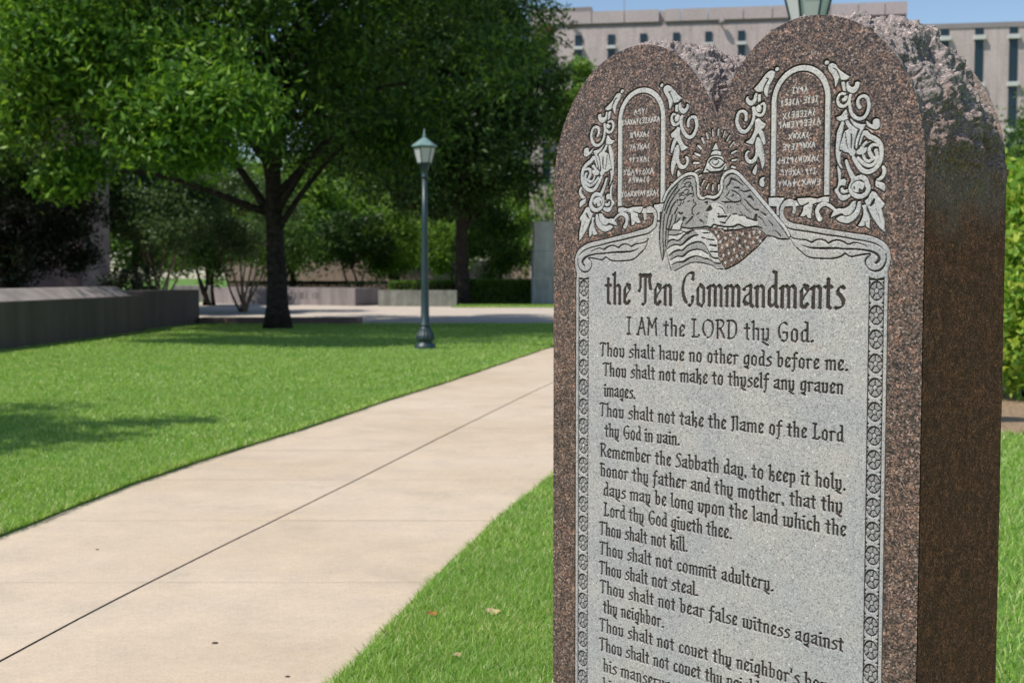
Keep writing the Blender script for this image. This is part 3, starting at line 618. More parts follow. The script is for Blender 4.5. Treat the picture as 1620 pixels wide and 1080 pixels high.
def carve(items, part, edge=2.2, edge1=1.1):
    """A raised frosted ornament inside a dark cut outline."""
    full = np.zeros((NV, NU), bool)
    for it in items:
        if it[0] in 'FSLP':
            (x0, x1, y0, y1), m = mask_of(it); full[y0:y1, x0:x1] |= m
    ys, xs = np.where(full); y0, y1, x0, x1 = max(ys.min()-12, 0), ys.max()+12, max(xs.min()-12, 0), xs.max()+12
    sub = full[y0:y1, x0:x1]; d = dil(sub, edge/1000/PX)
    sh = int(.0011/PX); d2 = d.copy(); d2[sh:, :] |= d[:-sh, :]; d2[:, :-sh] |= d[:, sh:]  # outline widened above and left: the groove's shadow drawn as extra dark cut
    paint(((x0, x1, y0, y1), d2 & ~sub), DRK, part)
    for it in items:
        bm = mask_of(it)
        if it[0] in 'FSLP':
            (a0, a1, b0, b1), m = bm; P = 8
            A0, A1, B0, B1 = max(a0-P, 0), min(a1+P, NU), max(b0-P, 0), min(b1+P, NV)
            big = np.zeros((B1-B0, A1-A0), bool); big[b0-B0:b1-B0, a0-A0:a1-A0] = m
            if it[0] == 'F' and edge1: paint(((A0, A1, B0, B1), dil(big, edge1/1000/PX) & ~big & full[B0:B1, A0:A1]), DRK, part)
            paint(bm, FRO, part)
        elif it[0] == 'N': paint(bm, GRY, part, -1.4)
        elif it[0] == 'D': paint(bm, DRK, part)

# ---- lettering: a broad-nib pen drawing of each letter (x-height 1)
GL = {
'a': (.50, [[(.06,.80),(.16,.96),(.36,1.0),(.38,.9)],[(.38,1.0),(.38,.06),(.46,.0)],[(.36,.62),(.12,.48),(.05,.26),(.14,.05),(.22,.12)]]),
'b': (.50, [[(.02,1.55),(.10,1.66),(.10,.04),(.22,0)],[(.10,.84),(.26,1.0),(.40,.84),(.40,.16),(.24,0)]]),
'c': (.42, [[(.36,.86),(.24,1.0),(.09,.84),(.09,.12),(.2,0)],[(.26,.04),(.36,.14)]]),
'd': (.50, [[(.30,1.64),(.40,1.6),(.40,.06),(.46,0)],[(.38,.86),(.24,1.0),(.09,.84),(.09,.12),(.2,.0),(.38,.16)]]),
'e': (.44, [[(.36,.98),(.22,1.0),(.09,.82),(.09,.10),(.16,.02)],[(.24,1.02),(.40,.76),(.14,.40)],[(.26,.02),(.36,.14)]]),
'f': (.40, [[(.38,1.54),(.28,1.62),(.18,1.45),(.18,-.22),(.06,-.42)],[(.04,.96),(.36,.98)]]),
'g': (.50, [[(.36,.98),(.22,1.0),(.09,.84),(.09,.16),(.20,.04),(.38,.18)],[(.40,1.02),(.40,-.10),(.30,-.22)],[(.14,-.26),(.26,-.36),(.38,-.40)]]),
'h': (.50, [[(.02,1.52),(.10,1.66),(.10,0)],[(.10,.84),(.26,1.0),(.40,.86),(.40,0)]]),
'i': (.22, [[(.02,.88),(.10,1.0),(.10,.04),(.18,0)],[(.06,1.34),(.16,1.40)]]),
'k': (.50, [[(.02,1.52),(.10,1.66),(.10,0)],[(.12,.70),(.30,1.0),(.40,.84),(.16,.52)],[(.24,.56),(.40,.42),(.40,-.06),(.34,-.14)]]),
'l': (.22, [[(.02,1.52),(.10,1.66),(.10,.04),(.18,0)]]),
'm': (.80, [[(.02,.86),(.10,1.0),(.10,0)],[(.10,.84),(.26,1.02),(.40,.86),(.40,0)],[(.40,.84),(.56,1.02),(.70,.86),(.70,0)]]),
'n': (.50, [[(.02,.86),(.10,1.0),(.10,0)],[(.10,.84),(.26,1.02),(.40,.86),(.40,0)]]),
'o': (.50, [[(.24,1.02),(.09,.86),(.09,.10),(.16,.04)],[(.24,1.02),(.40,.84),(.40,.08),(.28,-.04)]]),
'p': (.50, [[(.02,.86),(.10,1.0),(.10,-.48)],[(.10,.84),(.26,1.0),(.40,.86),(.40,.14),(.24,0),(.12,.1)]]),
'r': (.40, [[(.02,.86),(.10,1.0),(.10,0)],[(.10,.82),(.22,1.0),(.36,.90)]]),
's': (.42, [[(.38,.92),(.26,1.0),(.12,.86),(.12,.66),(.22,.58)],[(.22,.58),(.36,.36)],[(.36,.34),(.36,.12),(.24,.02),(.06,.0)]]),
't': (.36, [[(.16,1.30),(.16,.06),(.24,0)],[(.02,.94),(.14,1.02),(.30,.96)]]),
'u': (.50, [[(.03,.90),(.10,1.0),(.10,.04)],[(.34,.94),(.40,1.0),(.40,.10),(.30,-.04)],[(.10,.08),(.2,.0),(.38,.14)]]),
'w': (.80, [[(.03,.90),(.10,1.0),(.10,.04)],[(.34,.94),(.40,1.0),(.40,.0)],[(.64,.94),(.70,1.0),(.70,.08),(.58,-.04)],[(.10,.08),(.2,.0),(.38,.14)],[(.42,.06),(.5,0),(.68,.14)]]),
'y': (.50, [[(.03,.90),(.10,1.0),(.10,.04)],[(.34,.94),(.40,1.0),(.40,.02),(.30,-.06)],[(.10,.08),(.2,.0),(.38,.14)],[(.10,-.18),(.22,-.32),(.40,-.42)]]),
'T': (.78, [[(.10,1.52),(.68,1.52)],[(.12,1.44),(.66,1.44)],[(.12,1.5),(.12,.78),(.05,.68)],[(.40,1.5),(.40,.04),(.26,-.02)],[(.64,1.5),(.64,1.1),(.70,.8)]]),
't1': (.62, [[(.04,1.46),(.12,1.6),(.52,1.56),(.54,1.46)],[(.30,1.56),(.30,.04),(.24,0)]]),
'C': (.74, [[(.66,1.30),(.66,1.58),(.50,1.62),(.30,1.46),(.16,1.10),(.12,.80),(.18,.40),(.30,.14)],[(.66,.40),(.62,.08),(.48,-.02)]]),
'I': (.30, [[(.06,1.6),(.26,1.6)],[(.16,1.58),(.16,.02)],[(.06,0),(.24,.0)]]),
'A': (.66, [[(.03,0),(.14,.0)],[(.09,.02),(.26,.9),(.36,1.6)],[(.36,1.58),(.60,.0)],[(.20,.6),(.44,.64)]]),
'M': (.74, [[(.08,0),(.12,1.56),(.03,1.6)],[(.12,1.5),(.34,.70)],[(.34,.70),(.60,1.56),(.66,1.6)],[(.60,1.5),(.66,.0)]]),
'L': (.56, [[(.04,1.6),(.26,1.6)],[(.16,1.56),(.16,.04),(.06,.0)],[(.18,.02),(.42,.0),(.50,.20)]]),
'O': (.86, [[(.44,1.6),(.22,1.44),(.12,1.05),(.12,.6),(.24,.18)],[(.44,1.6),(.66,1.42),(.76,1.0),(.74,.5),(.6,.12),(.42,-.02)]]),
'R': (.60, [[(.12,1.6),(.12,0)],[(.03,1.56),(.30,1.62),(.48,1.42),(.46,1.1),(.30,.88),(.14,.84)],[(.26,.84),(.40,.5),(.54,.04)]]),
'D': (.70, [[(.14,1.6),(.14,0)],[(.03,1.56),(.36,1.6),(.56,1.34),(.62,.9),(.58,.4),(.40,.06),(.10,0)]]),
'G': (.70, [[(.58,1.44),(.44,1.6),(.24,1.42),(.12,1.0),(.14,.5)],[(.38,.70),(.60,.72),(.58,.1),(.44,-.04),(.30,.04)],[(.14,.5),(.2,.26)]]),
'N': (.60, [[(.04,1.44),(.16,1.56),(.16,-.02),(.06,-.1)],[(.16,1.46),(.40,1.6),(.50,1.44)],[(.46,1.4),(.48,.04)]]),
'S': (.50, [[(.46,1.5),(.30,1.62),(.14,1.44),(.14,1.14),(.24,1.0)],[(.24,1.0),(.42,.6)],[(.42,.6),(.42,.2),(.28,.02),(.06,.0)]]),
'H': (.52, [[(.02,1.5),(.14,1.58),(.40,1.5)],[(.12,1.56),(.12,0)],[(.12,.88),(.28,1.04),(.42,.86),(.42,.06),(.34,0)]]),
'.': (.20, [[(.05,.02),(.12,.08)]]), ',': (.20, [[(.06,.06),(.13,.04),(.08,-.16)]]), "'": (.16, [[(.08,1.5),(.05,1.2)]]),
}
GL['v'] = GL['u']
TEXT = [  # words, left u, right u, baseline v, x-height, pen width
 ('the Ten Commandments', .166, .790, 1.2475, .0440, .225), ('I AM the LORD thy God.', .231, .723, 1.1775, .0240, .25),
 ('Thou shalt have no other gods before me.', .149, .800, 1.1235, .0190, .30), ('Thou shalt not make to thyself any graven', .159, .790, 1.0765, .0190, .30),
 ('images.', .163, .258, 1.0285, .0190, .30), ('Thou shalt not take the Name of the Lord', .149, .792, .9805, .0190, .30),
 ('thy God in vain.', .166, .386, .9330, .0190, .30), ('Remember the Sabbath day, to keep it holy.', .152, .799, .8835, .0190, .30),
 ('Honor thy father and thy mother, that thy', .152, .792, .8370, .0190, .30), ('days may be long upon the land which the', .162, .801, .7910, .0190, .30),
 ('Lord thy God giveth thee.', .164, .528, .7430, .0190, .30), ('Thou shalt not kill.', .150, .410, .6960, .0190, .30),
 ('Thou shalt not commit adultery.', .150, .634, .6480, .0190, .30), ('Thou shalt not steal.', .150, .440, .6010, .0190, .30),
 ('Thou shalt not bear false witness against', .152, .799, .5555, .0190, .30), ('thy neighbor.', .163, .345, .5095, .0190, .30),
 ("Thou shalt not covet thy neighbor's house.", .151, .806, .4625, .0190, .30), ("Thou shalt not covet thy neighbor's wife, nor", .151, .806, .4155, .0190, .30),
 ('his manservant, nor his maidservant, nor', .164, .800, .3665, .0190, .30), ("his cattle, nor anything that is thy neighbor's.", .164, .806, .3195, .0190, .30)]
SLANT = 38
def pen(line, part):
    words, u0, u1, base, xh, w = line
    big = xh > .04
    key = lambda c: 't1' if (c == 'T' and not big) else c
    adv = [(.34 if c == ' ' else GL[key(c)][0]+.10) for c in words]
    k = (u1-u0)/(sum(adv)-.10); u = u0
    n = np.array([math.cos(math.radians(SLANT)), math.sin(math.radians(SLANT))])*w*xh/2
    for c, a in zip(words, adv):
        if c != ' ':
            for st in GL[key(c)][1]:
                P = np.array(st, float)
                if len(P) > 2 and c in 'COGSDR': P = smooth(P, False, 5, 80)
                P = np.stack([u+P[:, 0]*k, base+P[:, 1]*xh], 1)
                jit = rng.normal(0, .00018, P.shape); P = P+jit
                for i in range(len(P)-1):
                    a0, b0 = P[i], P[i+1]
                    q = np.array([a0-n, a0+n, b0+n, b0-n])
                    paint(fill_mask(q), DRK, part)
                    paint(stroke_mask(np.array([a0, b0]), [w*xh*.14]*2), DRK, part)
                # the diamond a nib leaves at the start and foot of a stem
                for e in (P[0], P[-1]):
                    d = w*xh*.62; paint(fill_mask(np.array([e+(-d*.9, 0), e+(0, d*.8), e+(d*.9, 0), e+(0, -d*.8)])), DRK, part)
        u += a*k

# ---- the old alphabet of the two small tablets (single chisel strokes)
OLD = {'a':[[(0,0),(.5,1),(1,0)],[(.1,.35),(.95,.45)]],'y':[[(.1,1),(.5,.5),(.9,1)],[(.5,.5),(.45,0)]],'e':[[(.9,1),(.8,0)],[(.9,1),(.2,.95)],[(.86,.55),(.2,.5)],[(.8,.05),(.15,0)]],
 'w':[[(0,1),(.25,.1),(.5,.8),(.75,.1),(1,1)]],'x':[[(0,1),(1,0)],[(1,1),(0,0)]],'o':[[(.5,1),(.1,.6),(.2,.1),(.6,0),(.95,.4),(.8,.9),(.5,1)]],'c':[[(.7,1),(.2,.25),(.75,0)]],
 'z':[[(.1,1),(.9,.95)],[(.55,1),(.4,0)],[(.05,.05),(.85,0)]],'h':[[(.2,1),(.15,0)],[(.85,1),(.8,0)],[(.2,.9),(.85,.85)],[(.2,.5),(.85,.5)],[(.15,.1),(.8,.12)]],
 'm':[[(0,.8),(.25,1),(.4,.6),(.65,1),(.8,.6),(.8,0)]],'q':[[(.75,0),(.75,1),(.15,.75),(.7,.45)]],'d':[[(.5,1),(0,.15),(1,.15),(.5,1)]],'p':[[(.5,1.1),(.5,-.1)],[(.5,.85),(.1,.5),(.5,.2),(.9,.5),(.5,.85)]],
 't':[[(.4,1),(.4,0)],[(.05,.7),(.8,.75)]],'l':[[(.3,1),(.15,0),(.7,.15)]],'.':[[(.4,.4),(.5,.45)]],'7':[[(.1,.95),(.85,.9),(.4,0)]]}
TAB_R = [('zyma',.664,.703,1.684),('yeeca.eyez',.638,.727,1.662),('xceeezac',.644,.722,1.6355),('maheymeeca',.633,.733,1.617),('xwxac',.658,.708,1.592),('eyezmwxa',.645,.721,1.571),('cezmcwoxac',.632,.732,1.5435),('myexa.qyz',.640,.725,1.519),('ywapcxawe',.634,.735,1.4965)]
TAB_L = [('aqy',.250,.283,1.681),('ymaxaycezsaxa',.213,.325,1.6595),('hmaxac',.239,.297,1.629),('7a7xac',.236,.299,1.601),('qt7xac',.235,.299,1.572),('yoaqtoxa',.220,.309,1.5445),('aqwaco',.235,.298,1.526),('yoaxxqathxac',.213,.325,1.495)]
OLD['s'] = OLD['x']
def chisel(lines, part, shift):
    for words, u0, u1, vb in lines:
        n = len(words); cw = (u1-u0)/n; hh = .0112
        for i, c in enumerate(words):
            o = np.array([u0+i*cw, vb+shift+rng.normal(0, .0006)])
            for st in OLD[c]:
                P = np.array(st)*[cw*.74, hh]+o+rng.normal(0, .0003, (len(st), 2))
                paint(stroke_mask(P, [.00115]*len(P)), FRO, part, -.5)

# ---- parts of the face
PARTS = {1: 'text_panel', 2: 'scroll_ornament', 3: 'scroll_ornament', 4: 'scroll_ornament', 5: 'scroll_ornament', 6: 'eagle', 7: 'flag', 8: 'eye_emblem',
         9: 'tablet_frame', 10: 'tablet_frame', 11: 'tablet_lettering', 12: 'tablet_lettering', 13: 'flower_border', 14: 'flower_border'}
# the panel: a frosted field whose top follows the scrolls
top = np.array(ART['paneltop'][0][1], float).reshape(-1, 2)/1e4
top = smooth(top, False)
edge_u = .8823
right = np.vstack([[FC, 1.40], [top[0, 0]-.02, top[0, 1]+.012], top, [edge_u, 1.303], [edge_u, .135]])
left = right[::-1].copy(); left[:, 0] = FW-left[:, 0]
panel = np.vstack([right, left])
(bx, pm) = fill_mask(panel)
P = 14; big = np.pad(pm, P); ring = dil(big, 3.2) & ~big
paint(((bx[0]-P, bx[1]+P, bx[2]-P, bx[3]+P), ring), DRK, 1)
paint((bx, pm), FRO, 1)
# border of rosettes down each side
NROS = 25
ros_ids = []
for side in (0, 1):
    pid = 13+side; f = (lambda u: u) if side else (lambda u: FW-u)
    def pol(p): return np.array([(f(a), b) for a, b in p])
    ul, ur = .8432, .8739; um = (ul+ur)/2; vt = 1.309
    for uu in (ul, ur): paint(stroke_mask(pol([(uu, vt), (uu, .16)]), [.0009]*2), DRK, pid)
    paint(fill_mask(pol([(ul, vt), (um, vt-.003), (ur, vt), (ur, vt-.006), (um, vt-.0055), (ul, vt-.006)])), DRK, pid)
    pitch = .0474; vc = 1.2825
    for k in range(NROS):
        rid = 200+side*40+k; PARTS[rid] = 'rosette'; ros_ids.append((rid, pid))
        c = np.array([um, vc-k*pitch]); RR = .0146
        tilt = rng.uniform(-.25, .25)
        t = np.linspace(0, 2*math.pi, 40)
        disc = c+np.stack([RR*np.cos(t), (RR+.0035)*np.sin(t)], 1)
        paint(fill_mask(pol(disc)), MID, rid, -1.4)
        # dark cut, heavier over the top
        for tt in (np.linspace(.1, 3.0, 18), np.linspace(3.3, 6.1, 18)):
            arc = c+np.stack([RR*np.cos(tt), (RR+.0035)*np.sin(tt)], 1)
            hi = .0019 if tt[0] < 3 else .0012
            paint(stroke_mask(pol(arc), hi*(.45+.55*np.sin(np.linspace(0, math.pi, 18)))), DRK, rid)
        for j in range(5):
            a = math.radians(90+72*j)+tilt
            d = np.array([math.cos(a), math.sin(a)*1.2])
            paint(stroke_mask(pol([c+d*.005, c+d*.0135]), [.0009, .0013]), DRK, rid)
            a2 = a+math.radians(36); d2 = np.array([math.cos(a2), math.sin(a2)*1.2])
            paint(stroke_mask(pol([c+d2*.0115, c+d2*.0132]), [.0002, .0011]), DRK, rid, -2)
        tt = np.linspace(0, 2*math.pi, 16)
        paint(stroke_mask(pol(c+np.stack([.0046*np.cos(tt), .0056*np.sin(tt)], 1)), [.0006]*16), DRK, rid)
        paint(fill_mask(pol(c+np.stack([.0036*np.cos(tt), .0044*np.sin(tt)], 1))), FRO, rid)
        for uu, sg in ((ul, 1), (ur, -1)):
            q = np.array([(uu, c[1]-pitch/2+.004), (uu+sg*.0048, c[1]-pitch/2), (uu, c[1]-pitch/2-.004)])
            paint(fill_mask(pol(q)), DRK, pid)
            q = np.array([(uu, c[1]+.019), (uu+sg*.0035, c[1]+.0175), (uu, c[1]+.010)])
            paint(fill_mask(pol(q)), DRK, pid)
# tablets with their arched frames
for side in (0, 1):
    cu = .6838 if side else FW-.6838; hw = .0625; vs, vb = 1.668, 1.4605
    if side == 0: cu = .2705
    t = np.linspace(0, math.pi, 40)
    line = np.vstack([[cu+hw, vb], [cu+hw, vs], np.stack([cu+hw*np.cos(t), vs+(hw+.003)*np.sin(t)], 1), [cu-hw, vs], [cu-hw, vb], [cu+hw, vb]])
    paint(stroke_mask(line, [.0084]*len(line)), DRK, 9+side); paint(stroke_mask(line, [.0058]*len(line)), FRO, 9+side)
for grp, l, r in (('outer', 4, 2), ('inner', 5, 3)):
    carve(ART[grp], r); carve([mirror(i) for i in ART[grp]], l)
for it in ART['scroll']:
    for i2 in (it, mirror(it)):
        bx2, m2 = mask_of(i2); P = 8; b3 = np.pad(m2, P)
        dk = dil(b3, 3.5) & ~b3
        box3 = (bx2[0]-P, bx2[1]+P, bx2[2]-P, bx2[3]+P)
        dk &= RM[box3[2]:box3[3], box3[0]:box3[1]] != FRO
        paint(box3+(), DRK, 1) if False else paint((box3, dk), DRK, 1)
        paint((bx2, m2), FRO, 1)
for it in ART['scrolllines']:
    paint(mask_of(it), DRK, 1); paint(mask_of(mirror(it)), DRK, 1)
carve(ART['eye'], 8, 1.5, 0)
# eagle and flag
def relief(items, part):
    for it in items:
        bm = mask_of(it); k = it[0]
        if k == 'P' or (k == 'W' and part == 6):
            (x0, x1, y0, y1), m = bm; q = np.pad(m, 8)
            paint(((x0-8, x1+8, y0-8, y1+8), dil(q, 3.5) & ~q), DRK, part); paint(bm, MID, part)
        elif k == 'W': paint(bm, MID, part)
        elif k == 'G': paint(bm, POL, part, -.8)
        elif k in 'FSL':
            if k == 'S' and len(it[1]) > 20:
                (x0, x1, y0, y1), m = bm; q = np.pad(m, 8)
                paint(((x0-8, x1+8, y0-8, y1+8), dil(q, 3.4) & ~q), DRK, part)
            paint(bm, FRO, part)
        else: paint(bm, DRK, part)
relief(ART['flag'], 7)
for it in ART['stars']:
    c = np.array(it[1])/1e4; a0 = rng.uniform(-.3, .3); q = []
    for j in range(10):
        a = a0+math.pi/2+j*math.pi/5; r = .0052 if j % 2 == 0 else .0018
        q.append(c+(r*math.cos(a), r*math.sin(a)*1.05))
    paint(fill_mask(np.array(q)), FRO, 7)
relief(ART['eagle'], 6)
chisel(TAB_R, 12, 0); chisel(TAB_L, 11, 0)
LINE_IDS = []
for i, ln in enumerate(TEXT):
    PARTS[300+i] = 'inscription_line'; LINE_IDS.append(300+i); pen(ln, 300+i)
# ============================================================ THE MONUMENT
uLx, uLy = -.70845, .70576                       # along the face, towards its far (left) edge
face_L = Vector((.10235, 2.95076, 0))
ang = math.atan2(-uLy, -uLx)
TH = .366
centre = face_L+Vector((-uLx, -uLy, 0))*FC+Vector((uLy, -uLx, 0))*(TH/2)
mon = empty('stone_monument', centre, ang, 'double arched granite monument with the Ten Commandments carved on its face', 'monument')
def loc(u, d, v): return (u-FC, d-TH/2, v)
half = [(FW, .0), (FW, 1.46), (.9545, 1.530), (.948, 1.597), (.932, 1.655), (.908, 1.705), (.875, 1.752), (.835, 1.790), (.787, 1.817), (.73, 1.833), (.67, 1.834), (.613, 1.817), (.567, 1.786), (.528, 1.744), (.499, 1.699), (FC, 1.655)]
arc = smooth(np.array(half[1:]), False, 26, 80)
outl = np.vstack([[half[0]], arc, np.stack([FW-arc[::-1, 0], arc[::-1, 1]], 1)[1:], [(0, 0)]])
(ox, om) = fill_mask(outl); inside = np.zeros((NV, NU), bool); inside[ox[2]:ox[3], ox[0]:ox[1]] = om
# --- relief sheet on a 1 mm grid
ST = 2
gu, gv = NU//ST, NV//ST
def k2(a): return a[:gv*ST, :gu*ST].reshape(gv, ST, gu, ST)
dark = (k2(RM) == DRK).sum((1, 3)) >= 2
gm = k2(RM)[:, 0, :, 0].copy(); alt = k2(RM)[:, 1, :, 1]; gm = np.where(gm == DRK, alt, gm); gm = np.where(dark, DRK, gm)
gp = np.maximum(k2(RO)[:, 0, :, 0], k2(RO)[:, 1, :, 1]); gin = k2(inside).sum((1, 3)) >= 2
H = RH.copy()
for _ in range(2):
    H[1:-1, 1:-1] = (H[1:-1, 1:-1]*2+H[:-2, 1:-1]+H[2:, 1:-1]+H[1:-1, :-2]+H[1:-1, 2:])/6
Hv = np.zeros((gv+1, gu+1), np.float32); Hv[:gv, :gu] = H[:gv*ST:ST, :gu*ST:ST]
Hv[0], Hv[-1], Hv[:, 0], Hv[:, -1] = 0, 0, 0, 0
uu, vv = np.meshgrid(np.arange(gu+1)*PX*ST, V0+np.arange(gv+1)*PX*ST)
VV = np.stack([uu-FC, -Hv/1000-TH/2, vv], -1).reshape(-1, 3)
ii, jj = np.meshgrid(np.arange(gv), np.arange(gu), indexing='ij')
q0 = ii*(gu+1)+jj; Q = np.stack([q0, q0+1, q0+gu+2, q0+gu+1], -1).reshape(-1, 4)
gmf, gpf, ginf = gm.ravel(), gp.ravel(), gin.ravel()
FM = [M['polished'], M['frosted'], M['frosted_grey'], M['cut'], M['frosted_mid']]
def sheet(pid, name, parent):
    k = (gpf == pid) & ginf
    if not k.any(): return None
    q = Q[k]; ids, inv = np.unique(q, return_inverse=True)
    return np_mesh(name, VV[ids], inv.reshape(-1, 4), FM if not 2 <= pid <= 12 else [FM[0], M['frosted_light']]+FM[2:], parent, gmf[k])
sheet(0, 'polished_face', mon)
top_objs = {}
for pid in (1, 2, 3, 4, 5, 6, 7, 8, 9, 10, 13, 14): top_objs[pid] = sheet(pid, PARTS[pid], mon)
for pid in LINE_IDS: sheet(pid, PARTS[pid], top_objs[1])
sheet(11, PARTS[11], top_objs[9]); sheet(12, PARTS[12], top_objs[10])
for rid, pid in ros_ids: sheet(rid, 'rosette', top_objs[pid])
# plain foot of the face, under the carving
MB().box((0, -TH/2+.002, V0/2), (FW-.002, .004, V0)).build('face_foot', M['polished'], mon)
# --- the split top: rough stone between the front and back arches
seg = outl[(outl[:, 1] > 1.44)]
d = np.hypot(*np.diff(seg, axis=0).T); s = np.r_[0, np.cumsum(d)]; NA, ND = 760, 150
ss = np.linspace(0, s[-1], NA); P2 = np.stack([np.interp(ss, s, seg[:, 0]), np.interp(ss, s, seg[:, 1])], 1)
tg = np.gradient(P2, axis=0); tg /= np.hypot(tg[:, 0], tg[:, 1])[:, None]; nrm = np.stack([tg[:, 1], -tg[:, 0]], 1)
Vr = []
def facet(p, k):
    """Height of a broken facet: each cell of stone is a small plane with its own tilt."""
    q = p*k; dd_, pp = noise.voronoi(q); c = pp[0]
    t = Vector((noise.cell(c*7.3+Vector((.3, 0, 0))), noise.cell(c*5.1+Vector((0, 2.7, 0))), noise.cell(c*6.7+Vector((0, 0, 4.1)))))
    return ((q-c).dot(t)*1.2+noise.cell(c*9.1)*.35)/k*.62
for i in range(NA):
    u, v = P2[i]; nx, nz = nrm[i]
    if nx*(u-FC)+nz*(v-1.3) < 0: nx, nz = -nx, -nz
    nearV = math.exp(-((u-FC)/.15)**2)
    upp = min(max((v-1.47)/.10, 0), 1)            # the split face dies into the sawn side
    crest = 1.795-.02*math.cos((u-FC)*9)
    for j in range(ND):
        f = j/(ND-1); dd = .0016+f*(TH-.0016)
        p = Vector((u*1.0, dd, v))
        e = min(f/.07, 1); e = e*e*(3-2*e)
        big = noise.fractal(p*7.5, .9, 2.1, 3)*.021
        rid = noise.ridged_multi_fractal(p*15+Vector((3, 1, 7)), .8, 2.2, 4, 1.0, 2.0)
        mid = (rid-1.0)*.0075
        sm = noise.fractal(p*75, .7, 2.1, 4)*.0034
        cell = facet(p, 15)*.30+facet(p, 40)*.36+facet(p, 85)*.42
        bul = .022*math.sin(math.pi*min(f*1.15, 1))*(1-nearV)
        amp = e*max(upp, .0)*(.3+.7*min(max((u-.06)/.12, 0), 1))
        h = amp*(big+mid+sm+cell+bul*.7)-e*max(v-1.50, 0)*.05*min(max((abs(u-FC)-.36)/.10, 0), 1)
        lift = max(crest-v, 0)*(f**.75)*nearV*1.0 if v < crest else 0
        Vr.append((u+nx*h-FC, dd-TH/2, v+nz*h+lift+e*nearV*(.010*noise.fractal(p*11, .9, 2, 3))))
Fi = np.arange((NA-1)*ND).reshape(NA-1, ND)[:, :-1].ravel()
Fr = np.stack([Fi, Fi+ND, Fi+ND+1, Fi+1], 1)
# smooth, steep ground near the notch is replaced by the lifted saddle, the rest keeps its break
np_mesh('rough_split_top', Vr, Fr, M['rough'], mon)
# --- sawn sides and back
Vs, Fs = [], []
def side_grid(u, sgn, n0=60, n1=210):
    base = len(Vs)
    for i in range(n1):
        v = 1.462*i/(n1-1)
        for j in range(n0):
            f = j/(n0-1); dd = .0016+f*(TH-.0016); p = Vector((u*3, dd, v))
            e = min(f/.03, 1)
            h = e*(noise.fractal(p*9, .9, 2, 3)*.0016+noise.fractal(p*60, .8, 2, 3)*.0008)
            chip = noise.fractal(Vector((9, v*13, dd*8+2)), .8, 2, 3)
            if chip > .28 and f < .16: h += e*(chip-.28)*.020*(1-f/.16)*abs(noise.noise(p*120))
            Vs.append((u+sgn*h-FC, dd-TH/2, v))
    for i in range(n1-1):
        for j in range(n0-1):
            a = base+i*n0+j; q = (a, a+1, a+n0+1, a+n0); Fs.append(q if sgn > 0 else q[::-1])
side_grid(FW, 1); side_grid(0, -1)
np_mesh('sawn_side', Vs, Fs, M['sawn'], mon)
bm = bmesh.new()
bk = [(u, v) for u, v in outl if not (.30 < u < .66)] 
k = next(i for i, (u, v) in enumerate(bk) if u <= .30)
bk = bk[:k]+[(.60, 1.80), (.54, 1.79), (FC, 1.782), (.42, 1.79), (.36, 1.80)]+bk[k:]
bm.faces.new([bm.verts.new((u-FC, TH/2, max(v, 0))) for u, v in bk])
me = bpy.data.meshes.new('rough_back'); bm.to_mesh(me); bm.free(); link('rough_back', me, M['rough'], mon)
# ============================================================ GROUND, PATH, PLAZA
def sheet_poly(name, pts, z, m, kind='structure', skirt=0):
    bm = bmesh.new(); top = [bm.verts.new((x, y, z)) for x, y in pts]; f = bm.faces.new(top)
    if skirt:
        lo = [bm.verts.new((x, y, z-skirt)) for x, y in pts]; n = len(pts)
        for i in range(n): bm.faces.new((top[i], lo[i], lo[(i+1) % n], top[(i+1) % n]))
    bmesh.ops.triangulate(bm, faces=[f]); bmesh.ops.recalc_face_normals(bm, faces=bm.faces[:])
    for f in bm.faces:
        if abs(f.normal.z) > .9 and f.normal.z < 0: f.normal_flip()
    me = bpy.data.meshes.new(name); bm.to_mesh(me); bm.free(); o = link(name, me, m); o['kind'] = kind; return o
YS = np.array([-8, 4, 6.0, 6.88, 7.93, 9.11, 10.55, 12.86, 14.36, 16.14, 18.84, 22.42, 27.0, 33.5])
EDGE_L = np.array([-3.5, -2.78, -2.59, -2.48, -2.35, -2.07, -1.73, -1.29, -.91, -.55, .0, .73, 2.1, 4.4])
EDGE_M = np.interp(YS, [-8, 4.08, 5.22, 7.0, 9.87, 14.79, 22.4, 33.5], [-3.1, -1.77, -1.56, -1.15, -.57, .47, 2.5, 6.4])
EDGE_R = np.interp(YS, [-8, 3.82, 4.33, 5.31, 6.6, 7.75, 10, 14.79, 22.4, 33.5], [-2.6, -.57, -.49, -.31, -.04, .25, .82, 2.15, 4.75, 8.8])
fine = np.linspace(-8, 33.5, 140)
eL = np.interp(fine, YS, EDGE_L); eR = np.interp(fine, YS, EDGE_R); eM = np.interp(fine, YS, EDGE_M)
kern = np.ones(7)/7
def sm1(a): return np.convolve(np.pad(a, 3, 'edge'), kern, 'valid')
eL, eR, eM = sm1(eL), sm1(eR), sm1(eM)
eM = eM+np.array([.005*noise.noise(Vector((y*3.1, 4, 9))) for y in fine])
PLAZA_Y = 33.2
ground = sheet_poly('ground', [(-600, -40), (600, -40), (600, 900), (-600, 900)], -.03, M['soil'])
wig = lambda a, k: a+np.array([.022*noise.noise(Vector((y*2.3, k, 0)))+.016*noise.noise(Vector((y*9, k, 3))) for y in fine])
lawnL = list(zip(wig(eL, 1), fine)); lawnR = list(zip(wig(eR, 5), fine))
sheet_poly('lawn', lawnL+[(1.0, PLAZA_Y-.1), (-30, PLAZA_Y-.1), (-30, -8)], .018, M['soil'], skirt=.05)
sheet_poly('lawn', lawnR[::-1]+[(45, -8), (45, 33.4)], .018, M['soil'], skirt=.05)
